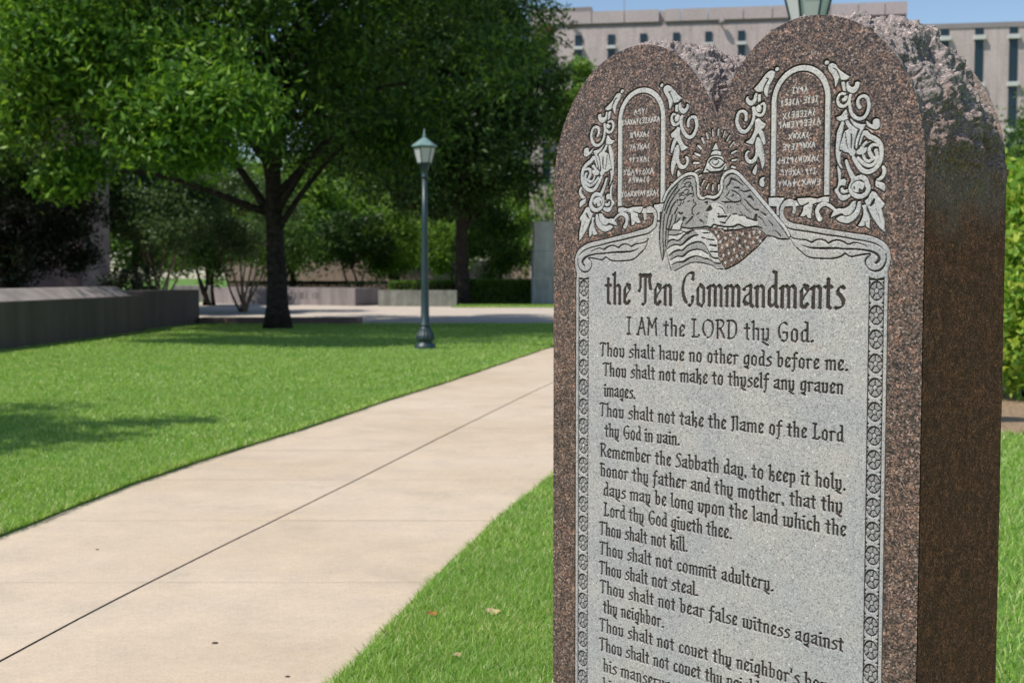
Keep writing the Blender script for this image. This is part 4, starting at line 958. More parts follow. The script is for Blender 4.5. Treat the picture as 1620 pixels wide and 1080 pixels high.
# the path: two rows of slabs with a sealed joint between them, and tooled cross joints
def strip(a, b, name):
    V, F = [], []
    cuts = np.arange(-8, 33.6, 1.31)
    ys = np.unique(np.r_[fine, cuts])
    A, B = np.interp(ys, fine, a), np.interp(ys, fine, b)
    for c0, c1 in zip(cuts[:-1], cuts[1:]):
        g = .0016
        yy = np.r_[c0+g, ys[(ys > c0+.03) & (ys < c1-.03)], c1-g]; k = len(V); dz = random.uniform(-.0004, .0004)
        for y in yy: V += [(np.interp(y, fine, a), y, dz), (np.interp(y, fine, b), y, dz)]
        for i in range(len(yy)-1): F.append((k+2*i, k+2*i+1, k+2*i+3, k+2*i+2))
    return V, F
V1_, F1_ = strip(eL-.08, eM-.007, 'a'); V2_, F2_ = strip(eM+.007, eR+.08, 'b')
n = len(V1_); pth = np_mesh('path', V1_+V2_, F1_+[tuple(i+n for i in f) for f in F2_], M['path']); pth['kind'] = 'structure'
jt = sheet_poly('path_joint', list(zip(eL-.07, fine))+list(zip((eR+.07)[::-1], fine[::-1])), -.006, M['joint'])
sheet_poly('plaza', [(-60, PLAZA_Y), (60, PLAZA_Y), (60, 62.4), (-60, 62.4)], .0, M['plaza'])
# lawn strips beyond the plaza
sheet_poly('lawn', [(-2.6, 51.6), (60, 47.5), (60, 62.3), (-2.6, 62.3)], .024, M['soil'], skirt=.03)
sheet_poly('lawn', [(-24, 62.4), (-16.2, 62.4), (-15.2, 70), (-24, 70)], .02, M['soil'], skirt=.03)
sheet_poly('shrub_bed', [(3.2, 9.9), (4.4, 9.75), (9, 9.9), (12, 11), (12, 16), (3.4, 15.5), (2.9, 12)], .03, M['mulch'], skirt=.04)

# ============================================================ WALLS AND BENCHES
w = empty('planter_wall', (-8.9, 27, 0), 0, 'long low brown granite planter wall with a pale sunlit coping, left of the lawn', 'wall')
def poly_rel(o, pts): return [(x-o.location.x, y-o.location.y) for x, y in pts]
mb = MB()
fx = lambda y: -9.30+(y-12)*.68/16
for y0, y1 in zip(np.linspace(12, 28, 8)[:-1], np.linspace(12, 28, 8)[1:]):
    mb.prism(poly_rel(w, [(fx(y0)-.17, y0), (fx(y0), y0+.006), (fx(y1), y1-.006), (fx(y1)-.17, y1)]), -.02, .875)
mb.build('wall_face', M['wallstone'], w)
bm = bmesh.new()                                   # sloped coping behind the face
A = [(-9.42, 12), (-8.82, 28.0)]; vs = []
for x, y in A: vs += [bm.verts.new((x-w.location.x+dx, y-w.location.y, z)) for dx, z in ((0.02, .85), (-.40, 1.085), (-.62, 1.09), (-.62, -.02), (.02, -.02))]
for i in range(5): bm.faces.new((vs[i], vs[(i+1) % 5], vs[5+(i+1) % 5], vs[5+i]))
bm.faces.new(vs[:5]); bm.faces.new(vs[5:][::-1]); bmesh.ops.recalc_face_normals(bm, faces=bm.faces[:])
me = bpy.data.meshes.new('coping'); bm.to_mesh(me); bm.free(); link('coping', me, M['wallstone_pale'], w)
MB().prism(poly_rel(w, [(-9.5, 27.9), (-8.62, 28.003), (-8.95, 29.3), (-8.54, 32.8), (-10.6, 33.0), (-10.2, 28.2)]), -.02, .965).build('end_block', M['wallstone'], w)
sheet_poly('planter_soil', [(-9.9, 12), (-9.6, 28.1), (-10.6, 33.1), (-10.6, 33.15), (-30, 33.15), (-30, 12)], .80, M['mulch'], skirt=.8)
kerb = tag(MB().box((-6.3, 32.75, .095), (4.4, .5, .23), rz=R(-2), bev=.02).build('low_kerb', M['redwall']), 'low brown stone kerb behind the big oak at the lawn edge', 'kerb')

b = empty('stone_bench', (-10.6, 57, 0), 0, 'long mauve granite bench wall with worn lettering across the plaza', 'bench')
pa, pb = Vector((-14.74, 59.36, 0)), Vector((-7.07, 54.19, 0))
dv = (pb-pa).normalized(); nv = Vector((-dv.y, dv.x, 0)); e = math.atan2(dv.y, dv.x)
pc = pb+Vector((1.15, 1.15, 0))*1.0
MB().prism(poly_rel(b, [(pa.x, pa.y), (pb.x, pb.y), (pb.x+.95, pb.y+1.9), (pa.x+.95, pa.y+1.9)]), -.02, .80).build('bench_block', M['bench'], b)
L = (pb-pa).length
for u0, wd_, hh in ((.555, .05, .30), (.60, .16, .26), (.625, .05, .34), (.645, .22, .30), (.675, .07, .30), (.72, .05, .26), (.737, .05, .30), (.752, .12, .26)):
    c = pa.lerp(pb, u0)-nv*.004; MB().box((c.x-b.location.x, c.y-b.location.y, .45), (wd_, .014, hh), rz=e).build('worn_letter', M['bench_cut'], b)
b2 = tag(MB().box((0, 0, .40), (2.3, .9, .84), rz=R(-4), bev=.02).build('stone_bench', M['bench']), 'pale stone bench seen far off above the end of the planter wall', 'bench'); b2.location = (-17.4, 66, .02)
ww = tag(MB().prism([(-6.0, 53.9), (-2.45, 53.0), (-2.42, 53.4), (-5.9, 54.35)], -.02, .72).build('concrete_wall', M['shade_concrete']), 'low white concrete wall in front of the clipped hedge', 'wall')
py = empty('concrete_pylon', (2.2, 56.9, 0), R(4), 'tall pale grey concrete slab showing at the left edge of the monument', 'pylon')
MB().box((0, 0, .62), (2.6, 1.1, 1.28), bev=.012).build('lower_block', M['pale'], py)
MB().box((0.02, 0.02, 1.88), (2.52, 1.06, 1.22), bev=.012).build('middle_block', M['pale'], py)
MB().box((0.04, 0.03, 3.2), (2.46, 1.02, 1.40), bev=.012).build('upper_block', M['pale'], py)

fw = empty('far_wall', (2, 84, 0), R(-2), 'long low pink granite building wall far beyond the hedge', 'wall')
MB().box((0, 0, 1.73), (44, .6, 1.40)).build('upper_course', M['pinkwall'], fw); MB().box((0, .02, .5), (44, .52, 1.06)).build('dark_plinth', M['redwall'], fw)

# ============================================================ BUILDINGS
lb = empty('granite_building', (-13.35, 40, 0), R(20), 'dark brown granite building in the shade behind the left planter', 'building')
MB().box((-11.5, 6, 4.6), (23, 12, 9.2)).build('facade', M['facade'], lb)
MB().box((-.45, .20, 4.4), (.85, 1.2, 8.8)).build('corner_pilaster', M['pilaster'], lb)
MB().box((-11.5, 6, 9.4), (23.3, 12.3, .4)).build('roof_edge', M['pilaster'], lb)
for k in range(4):
    MB().box((-4.2-4.2*k, -.06, 4.4), (.9, .16, 8.7)).build('pilaster', M['pilaster'], lb)

FANG = math.atan2(1900, 12800)
def facade_pt(px_, py_, o, ang_):
    """Where a photo ray meets the facade plane through o: distance along it and height."""
    d = ray(px_, py_); n_ = Vector((-math.sin(ang_), -math.cos(ang_))); ax = Vector((math.cos(ang_), -math.sin(ang_)))
    t = (o.x*n_.x+o.y*n_.y)/(d[0]*n_.x+d[1]*n_.y)
    return (d[0]*t-o.x)*ax.x+(d[1]*t-o.y)*ax.y, CAM_H+d[2]*t
def tower(name, o, label, cols, lines, wpx, x_end, top_px, band_px=None, cap=None):
    B = empty(name, o, -FANG, label, 'building')
    W_, zt = facade_pt(x_end[1], top_px, o, FANG); X0 = facade_pt(x_end[0], top_px, o, FANG)[0]
    if band_px:
        zb = facade_pt(cols[0], band_px, o, FANG)[1]
        MB().box(((X0+W_)/2, 8.02, zb/2), (W_-X0, 15.96, zb)).build('wall', M['precast'], B)
        mb = MB(); x = X0; joints = [facade_pt(p, 20, o, FANG)[0] for p in (892, 936, 988, 1043, 1051, 1078, 1120, 1176, 1222, 1268, 1313, 1358, 1400)]
        for a, c in zip([X0]+joints, joints+[W_]):
            if c-a < .5: mb.box(((a+c)/2, 8.2, (zb+zt)/2+.1), (c-a, 15.8, zt-zb-.2)); continue
            mb.box(((a+c)/2, 7.9, (zb+zt)/2+.12), (c-a-.05, 16.0, zt-zb-.24))
        mb.build('parapet', M['precast_top'], B)
        MB().box(((X0+W_)/2, 8.06, zb+.13), (W_-X0-.1, 15.9, .25)).build('band', M['precast_dark'], B)
        a = facade_pt(838, 12, o, FANG)[0]; c = facade_pt(936, 9, o, FANG)[0]
        MB().box(((a+c)/2, 8, zt+.16), (c-a, 16.1, .32)).build('roof_cap', M['precast_dark'], B)
        for p in (905, 1142):
            u_, z_ = facade_pt(p, 38, o, FANG); l = MB(); l.lathe([(.10, -.08), (.20, .0), (.20, .12), (.08, .22)], (0, 0, 0), 12); l.box((0, .3, -.14), (.08, .7, .08)); ob = l.build('flood_light', M['precast_dark'], B); ob.location = (u_, -.35, z_)
        mb = MB()
        for p in (1043, 905): 
            u_, z_ = facade_pt(p, 5, o, FANG)
        mb.tube([(facade_pt(985, 3, o, FANG)[0], 2, zt-.2), (facade_pt(985, 3, o, FANG)[0], 2, zt+2.6)], .03, 5); mb.build('roof_mast', M['precast_dark'], B)
    else:
        MB().box(((X0+W_)/2, 8, zt/2-.15), (W_-X0, 16, zt-.3)).build('wall', M['precast'], B)
        MB().box(((X0+W_)/2, 8, zt-.15), (W_-X0+.1, 16.1, .3)).build('roof_cap', M['precast_dark'], B)
    for p in cols:
        u_ = facade_pt(p, 60, o, FANG)[0]; du = facade_pt(p+wpx, 60, o, FANG)[0]-u_
        sh = (p-cols[0])*-.030
        for i, (ya, yb, what) in enumerate(lines):
            za = facade_pt(p, ya+sh, o, FANG)[1]; zb_ = facade_pt(p, yb+sh, o, FANG)[1]
            if what == 's': MB().box((u_, -.11, (za+zb_)/2), (du*1.36, .30, za-zb_)).build('sill', M['spandrel'], B)
            else: MB().box((u_, -.012, (za+zb_)/2), (du, .05, za-zb_-.01)).build('window', M['glass'], B)
    return B
tower('office_block', Vector((1.19, 82, 0)), 'tall pinkish concrete office block with a blank parapet and one row of small windows', (864, 915, 967, 1018, 1070, 1121, 1173, 1225, 1277), [(58, 76, 'w'), (76, 81, 's'), (81, 149, 'w'), (149, 155, 's'), (155, 220, 'w'), (220, 226, 's'), (226, 290, 'w')], 11, (838, 1436), 3, 46)
tower('office_wing', Vector((14, 74.5, 0)), 'lower concrete office wing with tall narrow windows, on the right under the sky', (1440, 1494.5, 1549, 1603.5, 1658, 1712), [(41.5, 60, 'w'), (60, 67, 's'), (67, 135, 'w'), (135, 142, 's'), (142, 208, 'w'), (208, 215, 's'), (215, 280, 'w'), (280, 287, 's'), (287, 350, 'w')], 13.5, (1330, 1900), 26)
# ============================================================ TREES AND PLANTS
def leaves(C, size, wr=.42, up=.35, droop=.35):
    """One folded four-cornered leaf for each centre."""
    n = len(C); d = rng.normal(0, 1, (n, 3)); d[:, 2] -= droop; d /= np.linalg.norm(d, axis=1)[:, None]
    q = rng.normal(0, 1, (n, 3)); q[:, 2] += up*2; s = np.cross(d, q); s /= np.linalg.norm(s, axis=1)[:, None]+1e-9
    nn = np.cross(s, d)
    L = size*rng.uniform(.65, 1.3, n)[:, None]; W = L*wr
    a = C-d*L/2; b = C+s*W/2+nn*W*.18; c = C+d*L/2; e = C-s*W/2+nn*W*.18
    V = np.stack([a, b, c, e], 1).reshape(-1, 3); F = np.arange(4*n).reshape(n, 4); return V, F
def blob_pts(n, centres, radii, rng_=rng):
    k = rng_.integers(0, len(centres), n); p = rng_.normal(0, .5, (n, 3)); r = np.asarray(radii)[k]
    if r.ndim == 1: r = r[:, None]*np.array([1, 1, .72])
    return np.asarray(centres)[k]+p*r
def shell(n, c, r, inner=.55, zmin=None, lump=.22, seed=0):
    out = []
    while len(out) < n:
        v = rng.normal(0, 1, 3); v /= np.linalg.norm(v)
        f = rng.uniform(inner**3, 1)**(1/3)*(1+lump*noise.noise(Vector(v*1.9)+Vector((seed, seed*.7, 0)))*2)
        p = np.array(c)+v*np.array(r)*f
        if zmin is None or p[2] > zmin+rng.normal(0, .25): out.append(p)
    return np.array(out)
def limb(mb, a, b, r0, r1, sag=.12, seg=6, n=6, wob=.06):
    a, b = Vector(a), Vector(b); L = (b-a).length; pts, rr = [], []
    w = [Vector(rng.normal(0, wob*L*.25, 3)) for _ in range(2)]
    for i in range(seg+1):
        f = i/seg; p = a.lerp(b, f)+w[0]*math.sin(math.pi*f)+w[1]*math.sin(2*math.pi*f)*.5; p.z += sag*L*math.sin(math.pi*f)
        pts.append(p); rr.append(r0+(r1-r0)*f**.8)
    mb.tube(pts, rr, n); return pts
def tree(name, base, label, cc, cr, trunk_r, trunk_top, ncl, clr, nleaf, lsize, mleaf, mbark=None, zmin=None, limbs=9, group=None, inner=.5, lump=.22, seed=1, extra=None, cat='tree', stems=None, fork=None, wr=.42, core=0, sunny=None):
    base = Vector(base); T_ = empty(name, base, 0, label, cat, group); mbark = mbark or M['bark']
    cl = shell(ncl, cc, cr, inner, zmin, lump, seed); rad = rng.uniform(.6, 1.35, ncl)*clr
    if extra is not None and sunny is None:
        cl = np.vstack([cl, [e[:3] for e in extra]]); rad = np.r_[rad, [e[3] for e in extra]]
    P_ = blob_pts(nleaf, cl, rad); P_ = P_[P_[:, 2] > .05]
    V, F = leaves(P_-np.array(base), lsize, wr)
    if core:                                           # the close inner foliage that keeps the light out
        ci = shell(120, cc, np.array(cr)*.62, .1, None if zmin is None else zmin+.5, .15, seed)
        V2, F2 = leaves(blob_pts(core, ci, np.full(len(ci), clr*1.3))-np.array(base), lsize*1.3, .5)
        F = np.vstack([F, F2+len(V)]); V = np.vstack([V, V2])
    cr_ = np_mesh('crown', V, F, mleaf, T_)
    if sunny:                                           # outer boughs, sunlight put into their brighter leaf colour
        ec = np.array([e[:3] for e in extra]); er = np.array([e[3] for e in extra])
        V, F = leaves(blob_pts(sunny[0], ec, er)-np.array(base), lsize, wr); np_mesh('sunlit_foliage', V, F, sunny[1], T_)
    mb = MB(); bz = Vector((0, 0, 0))
    if stems:
        tops = []
        for i in range(stems):
            a_ = 2*math.pi*i/stems+rng.uniform(-.4, .4); s0 = Vector((math.cos(a_), math.sin(a_), 0))*trunk_r*2.2
            tp = Vector(cl[rng.integers(0, len(cl))])-base; tp.z = max(trunk_top*rng.uniform(.8, 1.1), .5); tp.x *= .55; tp.y *= .55
            limb(mb, s0, tp, trunk_r, trunk_r*.45, 0, 7, 6, .12); tops.append(tp)
    else:
        t_ = Vector((rng.uniform(-.15, .15), rng.uniform(-.15, .15), trunk_top)); N = 12
        pts = [Vector((t_.x*f+.05*trunk_r*math.sin(f*9), t_.y*f, trunk_top*f)) for f in np.linspace(0, 1, N)]
        rr = [trunk_r*(1-.45*f)*(1+.50*math.exp(-f*trunk_top/.35)) for f in np.linspace(0, 1, N)]
        mb.tube(pts, rr, 12); tops = [pts[k] for k in (5, 6, 7, 8, 9, 10, 11)]
        if fork:
            for q, r0, r1, z0 in fork: limb(mb, (0, 0, z0), Vector(q)-base, r0, r1, .02, 8, 7, .05)
    for i in range(limbs):
        tp = random.choice(tops); g = tp.lerp(Vector(cl[rng.integers(0, len(cl))])-base, .72 if not stems else 1.0)
        r0 = trunk_r*(.42 if not stems else .40)
        pts = limb(mb, tp, g, r0, r0*.18, .06, 6, 6, .1)
        for k in range(3):
            q = Vector(cl[rng.integers(0, len(cl))])-base
            if (q-pts[3]).length < .6*max(cr): limb(mb, pts[random.choice((2, 3, 4))], q, r0*.4, r0*.08, .04, 4, 5, .1)
    mb.build('trunk', mbark, T_, True); return T_

big = tree('oak_tree', (-5.80, 29.7, 0), 'big oak with a dark trunk and wide drooping crown in front of the benches', (-7.1, 29.4, 9.0), (7.9, 9.6, 6.4), .265, 6.2, 360, .88, 150000, .18, M['leaf'], zmin=3.9, core=36000, limbs=14, inner=.42, lump=.16, seed=3, wr=.36, sunny=(26000, M['leaf_sunlit']),
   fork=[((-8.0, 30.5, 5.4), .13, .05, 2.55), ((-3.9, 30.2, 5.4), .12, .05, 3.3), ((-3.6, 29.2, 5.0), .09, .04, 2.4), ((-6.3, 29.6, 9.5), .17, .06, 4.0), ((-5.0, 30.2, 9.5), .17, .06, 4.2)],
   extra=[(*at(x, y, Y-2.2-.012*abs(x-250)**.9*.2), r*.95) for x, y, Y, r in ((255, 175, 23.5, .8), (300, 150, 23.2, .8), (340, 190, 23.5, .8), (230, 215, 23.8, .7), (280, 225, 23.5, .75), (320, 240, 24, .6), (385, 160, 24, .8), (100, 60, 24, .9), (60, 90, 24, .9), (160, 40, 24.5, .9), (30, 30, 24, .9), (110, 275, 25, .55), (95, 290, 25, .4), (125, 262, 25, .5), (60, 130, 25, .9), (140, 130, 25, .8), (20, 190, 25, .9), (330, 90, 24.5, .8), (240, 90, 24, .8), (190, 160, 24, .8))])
tree('oak_tree', (-2.36, 56.7, 0), 'second oak behind the lamp with a dense very dark crown', (-3.3, 57.2, 10.0), (5.5, 6.2, 6.6), .36, 6.0, 480, 1.0, 95000, .26, M['leaf_deep'], zmin=4.4, core=34000, limbs=12, inner=.30, lump=.2, seed=9)
tree('oak_tree', (3.6, 63, 0), 'light green young tree beside the left shoulder of the monument', (3.5, 63, 8.6), (1.9, 2.0, 4.3), .16, 6, 90, .8, 20000, .25, M['leaf_light'], zmin=3.5, limbs=8, seed=4)
cl = np.array([at(863, 45, 62.0), at(856, 52, 62.2), at(870, 50, 62)])
V, F = leaves(blob_pts(260, cl-np.array((3.6, 63, 0)), [.35, .3, .3]), .24); np_mesh('dead_spray', V, F, M['leaf_brown'], bpy.data.objects['oak_tree.002'])
# trees beyond the plaza, one by one
far = [(215, 74, 9.5, 4.2, .22, 0), (330, 92, 10.5, 5.0, .25, 0), (462, 76, 9.0, 3.8, .20, 1), (545, 90, 11.5, 5.2, .26, 0), (625, 79, 10.0, 4.2, .22, 1), (700, 104, 13.0, 6.0, .3, 0), (815, 98, 12.0, 5.2, .26, 0), (80, 96, 12, 6, .3, 0), (-60, 80, 11, 5, .25, 0), (890, 84, 9.0, 3.6, .2, 1)]
side_of = ['behind the crape myrtles at the end of the planter', 'far back behind the left bench', 'sunlit, just right of the big oak trunk', 'tall and far back between the two oaks', 'sunlit, just left of the lamp post', 'tallest, far back behind the second oak', 'far back over the pink wall', 'behind the granite building on the left', 'at the far left behind the granite building', 'sunlit, beside the concrete pylon']
for (p, Y, h, r, tr_, lt), where in zip(far, side_of):  # lt trees get paler leaves: sunlight put into the leaf colour
    b0 = at(p, 440, Y); zc = h*.58
    tree('shade_tree', (b0.x, Y, 0), ('pale green' if lt else 'mid green')+' shade tree '+where, (b0.x, Y, zc), (r, r, h*.46), tr_, h*.45, 150, 1.1, 24000, .32, M['leaf_far'] if not lt else M['leaf_light'], zmin=1.9, limbs=7, group='shade trees beyond the plaza', seed=p*.1)
cm = [(250, 41.5, 5.0, 2.1, 'grey green crape myrtle with a few pink blossoms, left of its twin'), (385, 45, 5.2, 2.2, 'grey green crape myrtle with many thin stems behind the big oak')]
for p, Y, h, r, lab in cm:
    b0 = at(p, 440, Y)
    t_ = tree('crape_myrtle', (b0.x, Y, 0), lab, (b0.x, Y, h*.74), (r, r*.9, h*.30), .055, 2.6, 80, .5, 15000, .16, M['leaf_grey'], M['bark_pale'], zmin=2.2, limbs=10, stems=8, group='crape myrtles behind the planter', seed=p)
    V, F = leaves(np.array([at(x, y, Y-1.5) for x, y in ((148+k*3, 300+k*9) for k in range(5))]*6)+rng.normal(0, .08, (30, 3))-np.array((b0.x, Y, 0)), .10); np_mesh('blossom', V, F, M['flower'], t_)
sm = [(565, 66, 4.9, 2.1, 'leaf_deep', 3, 'small deep green evergreen behind the left bench'), (622, 68, 5.4, 2.0, 'leaf_light', 3, 'small sunlit green tree just left of the lamp post'), (785, 63, 4.6, 2.0, 'leaf_far', 5, 'small tree with several bent stems rising behind the clipped hedge'), (706, 72, 4.6, 1.4, 'leaf_light', 1, 'thin leaning sapling between the lamp post and second oak'), (330, 55, 4.4, 1.9, 'leaf_far', 4, 'small green tree with leaning stems behind the bench end'), (440, 63, 4.8, 2.0, 'leaf_far', 4, 'small many stemmed tree hidden behind the big oak trunk')]  # sunlit tree by the lamp: its brightness is put into paler leaves
for p, Y, h, r, mk, st, lab in sm:
    b0 = at(p, 440, Y)
    tree('small_tree', (b0.x, Y, 0), lab, (b0.x, Y, h*.68), (r, r, h*.34), .10, 1.9, 70, .62, 12000, .20, M[mk], zmin=1.5, limbs=7, stems=st, group='small trees beyond the plaza', seed=p)
b0 = at(45, 440, 31)
tree('holly_bush', (b0.x-.4, 31, .8), 'large dark holly bush spreading behind the planter wall', (b0.x-.4, 31, 2.95), (2.15, 1.8, 1.75), .07, 1.5, 130, .48, 34000, .13, M['leaf_dark'], zmin=1.35, limbs=9, stems=5, cat='bush', seed=2)
b0 = at(195, 440, 33)
tree('low_shrub', (b0.x, 34.2, .8), 'low dark shrub at the end of the planter below the pilaster', (b0.x, 34.2, 1.12), (1.2, .7, .35), .03, .3, 24, .25, 2600, .10, M['leaf_dark'], limbs=4, stems=3, cat='shrub', seed=8)
tree('oak_tree', (-21.5, 34, 0), 'unseen oak added beyond the left frame edge to shade the granite building', (-21, 34, 7.6), (4.6, 4.4, 4.6), .28, 5, 220, .9, 42000, .22, M['leaf_deep'], zmin=2.6, limbs=8, seed=31, inner=.3)  # added outside the frame to throw shade on the building
# clipped hedge: a box of leaves, taller face at the right
hd = empty('clipped_hedge', (-1.4, 58.2, 0), 0, 'square clipped green hedge behind the white concrete wall', 'hedge')
def hedge_pts(n, c, d):
    p = rng.uniform(-.5, .5, (n, 3)); k = rng.integers(0, 5, n); s = rng.choice([-.5, .5], n)
    p[k < 2, 2] = .5; p[k == 2, 1] = -.5; m_ = k == 3; p[m_, 0] = s[m_]
    return np.array(c)+p*np.array(d)+rng.normal(0, .035, (n, 3))
V, F = leaves(np.vstack([hedge_pts(13000, (.95, -.2, .56), (3.4, 2.0, 1.12)), hedge_pts(9000, (-2.6, .3, .54), (3.8, 1.4, 1.06))]), .11, .5, .8, 0); np_mesh('foliage', V, F, M['hedge'], hd)
mb = MB(); mb.box((.95, -.2, .5), (3.2, 1.8, .98)); mb.box((-2.6, .3, .48), (3.6, 1.2, .94)); mb.build('inner_twigs', M['bark'], hd)
h2 = empty('clipped_hedge', (-9.5, 64, 0), 0, 'dark low hedge behind the left bench wall', 'hedge')
V, F = leaves(hedge_pts(9000, (0, 0, .5), (9.0, 1.2, 1.0)), .13, .5, .8, 0); np_mesh('foliage', V, F, M['leaf_dark'], h2)
# right-hand shrubbery
ex = [(*at(x, y, Y), r) for x, y, Y, r in ((1600, 275, 12.6, .25), (1612, 300, 12.4, .3), (1596, 330, 12.5, .3), (1615, 380, 12.2, .32), (1600, 420, 12.4, .32), (1610, 470, 12.3, .3), (1598, 520, 12.3, .26), (1612, 560, 12.2, .28), (1600, 600, 12.5, .22), (1630, 330, 12.6, .35), (1640, 430, 12.4, .4), (1590, 360, 12.9, .3))]
tree('yellow_shrub', (5.55, 12.75, 0), 'yellow green leafy shrub beside the right edge of the monument', (5.7, 12.8, 1.35), (1.05, .8, 1.05), .035, 1.1, 60, .30, 15000, .10, M['leaf_yellow'], limbs=8, stems=5, cat='shrub', inner=.4, extra=ex, seed=6, wr=.5)
b0 = at(1612, 440, 38)
tree('shade_tree', (b0.x+.6, 38, 0), 'dark green shade tree in front of the office wing at right', (b0.x+.6, 38, 4.3), (2.2, 2.2, 2.75), .15, 3.0, 70, .6, 11000, .18, M['leaf_far'], limbs=8, zmin=1.2, seed=12)
# the tree that shades the near lawn stands outside the frame
tree('oak_tree', (-9.2, 8.2, 0), 'oak just outside the frame whose branch shades the near lawn', (-9.0, 8.2, 5.2), (2.6, 2.0, 2.0), .2, 4.2, 60, .5, 9000, .17, M['leaf'], zmin=3.2, limbs=8, seed=21,
   extra=[(-7.6+.33*k+rng.normal(0, .08), 8.4+.09*k, 4.85+rng.normal(0, .1), .34-.03*k) for k in range(7)])

# ============================================================ GRASS
def blades(P_, h, w, seg2=False):
    n = len(P_); a = rng.uniform(0, 2*math.pi, n); hh = h*rng.uniform(.4, 1.45, n); ww = w*rng.uniform(.7, 1.3, n)
    lean = rng.uniform(.25, .95, n)*hh; la = rng.uniform(0, 2*math.pi, n)
    z = np.zeros(n); b = np.stack([np.cos(a)*ww/2, np.sin(a)*ww/2, z], 1)
    tip = np.stack([np.cos(la)*lean, np.sin(la)*lean, hh*np.sqrt(np.clip(1-(lean/hh)**2*.8, .15, 1))], 1)
    mid = tip*np.array([.35, .35, .58])
    V = np.stack([P_-b, P_+b, P_+mid+b*.8, P_+mid-b*.8, P_+tip+b*.12, P_+tip-b*.12], 1).reshape(-1, 3)
    k = np.arange(n)*6; F = np.concatenate([np.stack([k, k+1, k+2, k+3], 1), np.stack([k+3, k+2, k+4, k+5], 1)]); return V, F
def scatter(n, x0, x1, y0, y1, cond):
    X = rng.uniform(x0, x1, n); Y = rng.uniform(y0, y1, n); k = cond(X, Y); return np.stack([X[k], Y[k], np.full(k.sum(), .018)], 1)
GV, GF, gb = [], [], 0
def add_grass(P_, h, w):
    global gb
    V, F = blades(P_, h, w); GV.append(V); GF.append(F+gb); gb += len(V)
pxof = lambda X, Y: 810+1900*X/Y
onR = lambda X, Y: X > np.interp(Y, fine, eR)+.022+.010*np.sin(Y*7.3)*np.sin(Y*2.9)
onL = lambda X, Y: X < np.interp(Y, fine, eL)+.020+.010*np.sin(Y*6.1)*np.sin(Y*2.3)
nb = lambda X, Y: ~((np.abs((X-centre.x)*math.cos(ang)+(Y-centre.y)*math.sin(ang)) < FC) & (np.abs(-(X-centre.x)*math.sin(ang)+(Y-centre.y)*math.cos(ang)) < TH/2))
add_grass(scatter(230000, -.8, 1.0, 3.3, 5.5, lambda X, Y: onR(X, Y) & (pxof(X, Y) < 900) & nb(X, Y)), .038, .0034)
add_grass(scatter(150000, -.4, 1.2, 5.5, 8.6, lambda X, Y: onR(X, Y) & (pxof(X, Y) < 900)), .040, .0046)
add_grass(scatter(60000, -1.2, 3.5, 1.5, 9, lambda X, Y: onR(X, Y) & (pxof(X, Y) > 860) & (pxof(X, Y) < 1560) & nb(X, Y)), .042, .006)
add_grass(scatter(90000, 1.3, 5.0, 3.3, 9.85, lambda X, Y: (pxof(X, Y) > 1540) & (pxof(X, Y) < 1660) & nb(X, Y)), .042, .005)
add_grass(scatter(60000, 1, 12, 8, 24, lambda X, Y: onR(X, Y) & ~((X > 3.0) & (Y > 9.8) & (Y < 16))), .05, .012)
inL = lambda X, Y: onL(X, Y) & (pxof(X, Y) > -60) & (X > np.interp(Y, [12, 28, 29.3, 32.8], [-9.3, -8.6, -8.9, -8.5]))
add_grass(scatter(220000, -5, -2, 5.5, 9, inL), .038, .005)
add_grass(scatter(260000, -7, -1, 9, 14, inL), .040, .0075)
add_grass(scatter(270000, -9.4, .8, 14, 21, inL), .042, .0095)
add_grass(scatter(240000, -9.4, 3.5, 21, 33, inL), .044, .014)
add_grass(scatter(30000, -2.5, 4, 48, 56, lambda X, Y: Y > 51.4-(X+2.6)*.065), .06, .03)
g = np_mesh('grass', np.concatenate(GV), np.concatenate(GF), M['grass']); g['kind'] = 'stuff'
# ============================================================ LAMP POSTS AND SMALL THINGS
lamp = empty('lamp_post', (-1.54, 21.26, .015), R(12), 'dark green cast iron lamp post with a six sided frosted lantern on the lawn', 'lamp post', 'lamp posts along the path')
pr = [(.19, -.03), (.195, .05), (.185, .10), (.14, .125), (.128, .155), (.155, .185), (.157, .215), (.148, .26), (.118, .32), (.094, .385), (.088, .42)]
MB().lathe(pr, n=28).build('base', M['paint'], lamp, True)
mb = MB()                                            # flutes round the bell of the base
for k in range(16):
    a = 2*math.pi*k/16; ca, sa = math.cos(a), math.sin(a)
    mb.tube([(ca*.158, sa*.158, .20), (ca*.150, sa*.150, .26), (ca*.120, sa*.120, .32), (ca*.096, sa*.096, .385)], [.014, .014, .011, .007], 6)
mb.build('fluting', M['paint'], lamp)
MB().lathe([(.092, .42), (.096, .44), (.092, .46), (.078, .475), (.070, 1.0), (.056, 2.2), (.048, 3.02)], n=22).build('pole', M['paint'], lamp, True)
MB().lathe([(.050, 3.02), (.062, 3.035), (.062, 3.065), (.050, 3.08), (.054, 3.14), (.078, 3.20), (.084, 3.225), (.070, 3.24), (.10, 3.262), (.128, 3.268), (.128, 3.285)], n=18).build('collar', M['paint'], lamp, True)
def hexp(r, z, k): a = math.pi/3*k; return Vector((r*math.cos(a), r*math.sin(a), z))
lan = MB().lathe([(.10, 3.285), (.102, 3.29)], n=6).build('lantern', M['paint'], lamp)
mb = MB()
for k in range(6):
    mb.tube([hexp(.128, 3.283, k), hexp(.198, 3.565, k)], .0095, 5)
    mb.tube([hexp(.128, 3.288, k), hexp(.128, 3.288, k+1)], .010, 5); mb.tube([hexp(.198, 3.56, k), hexp(.198, 3.56, k+1)], .012, 5)
mb.build('lantern_frame', M['paint'], lan)
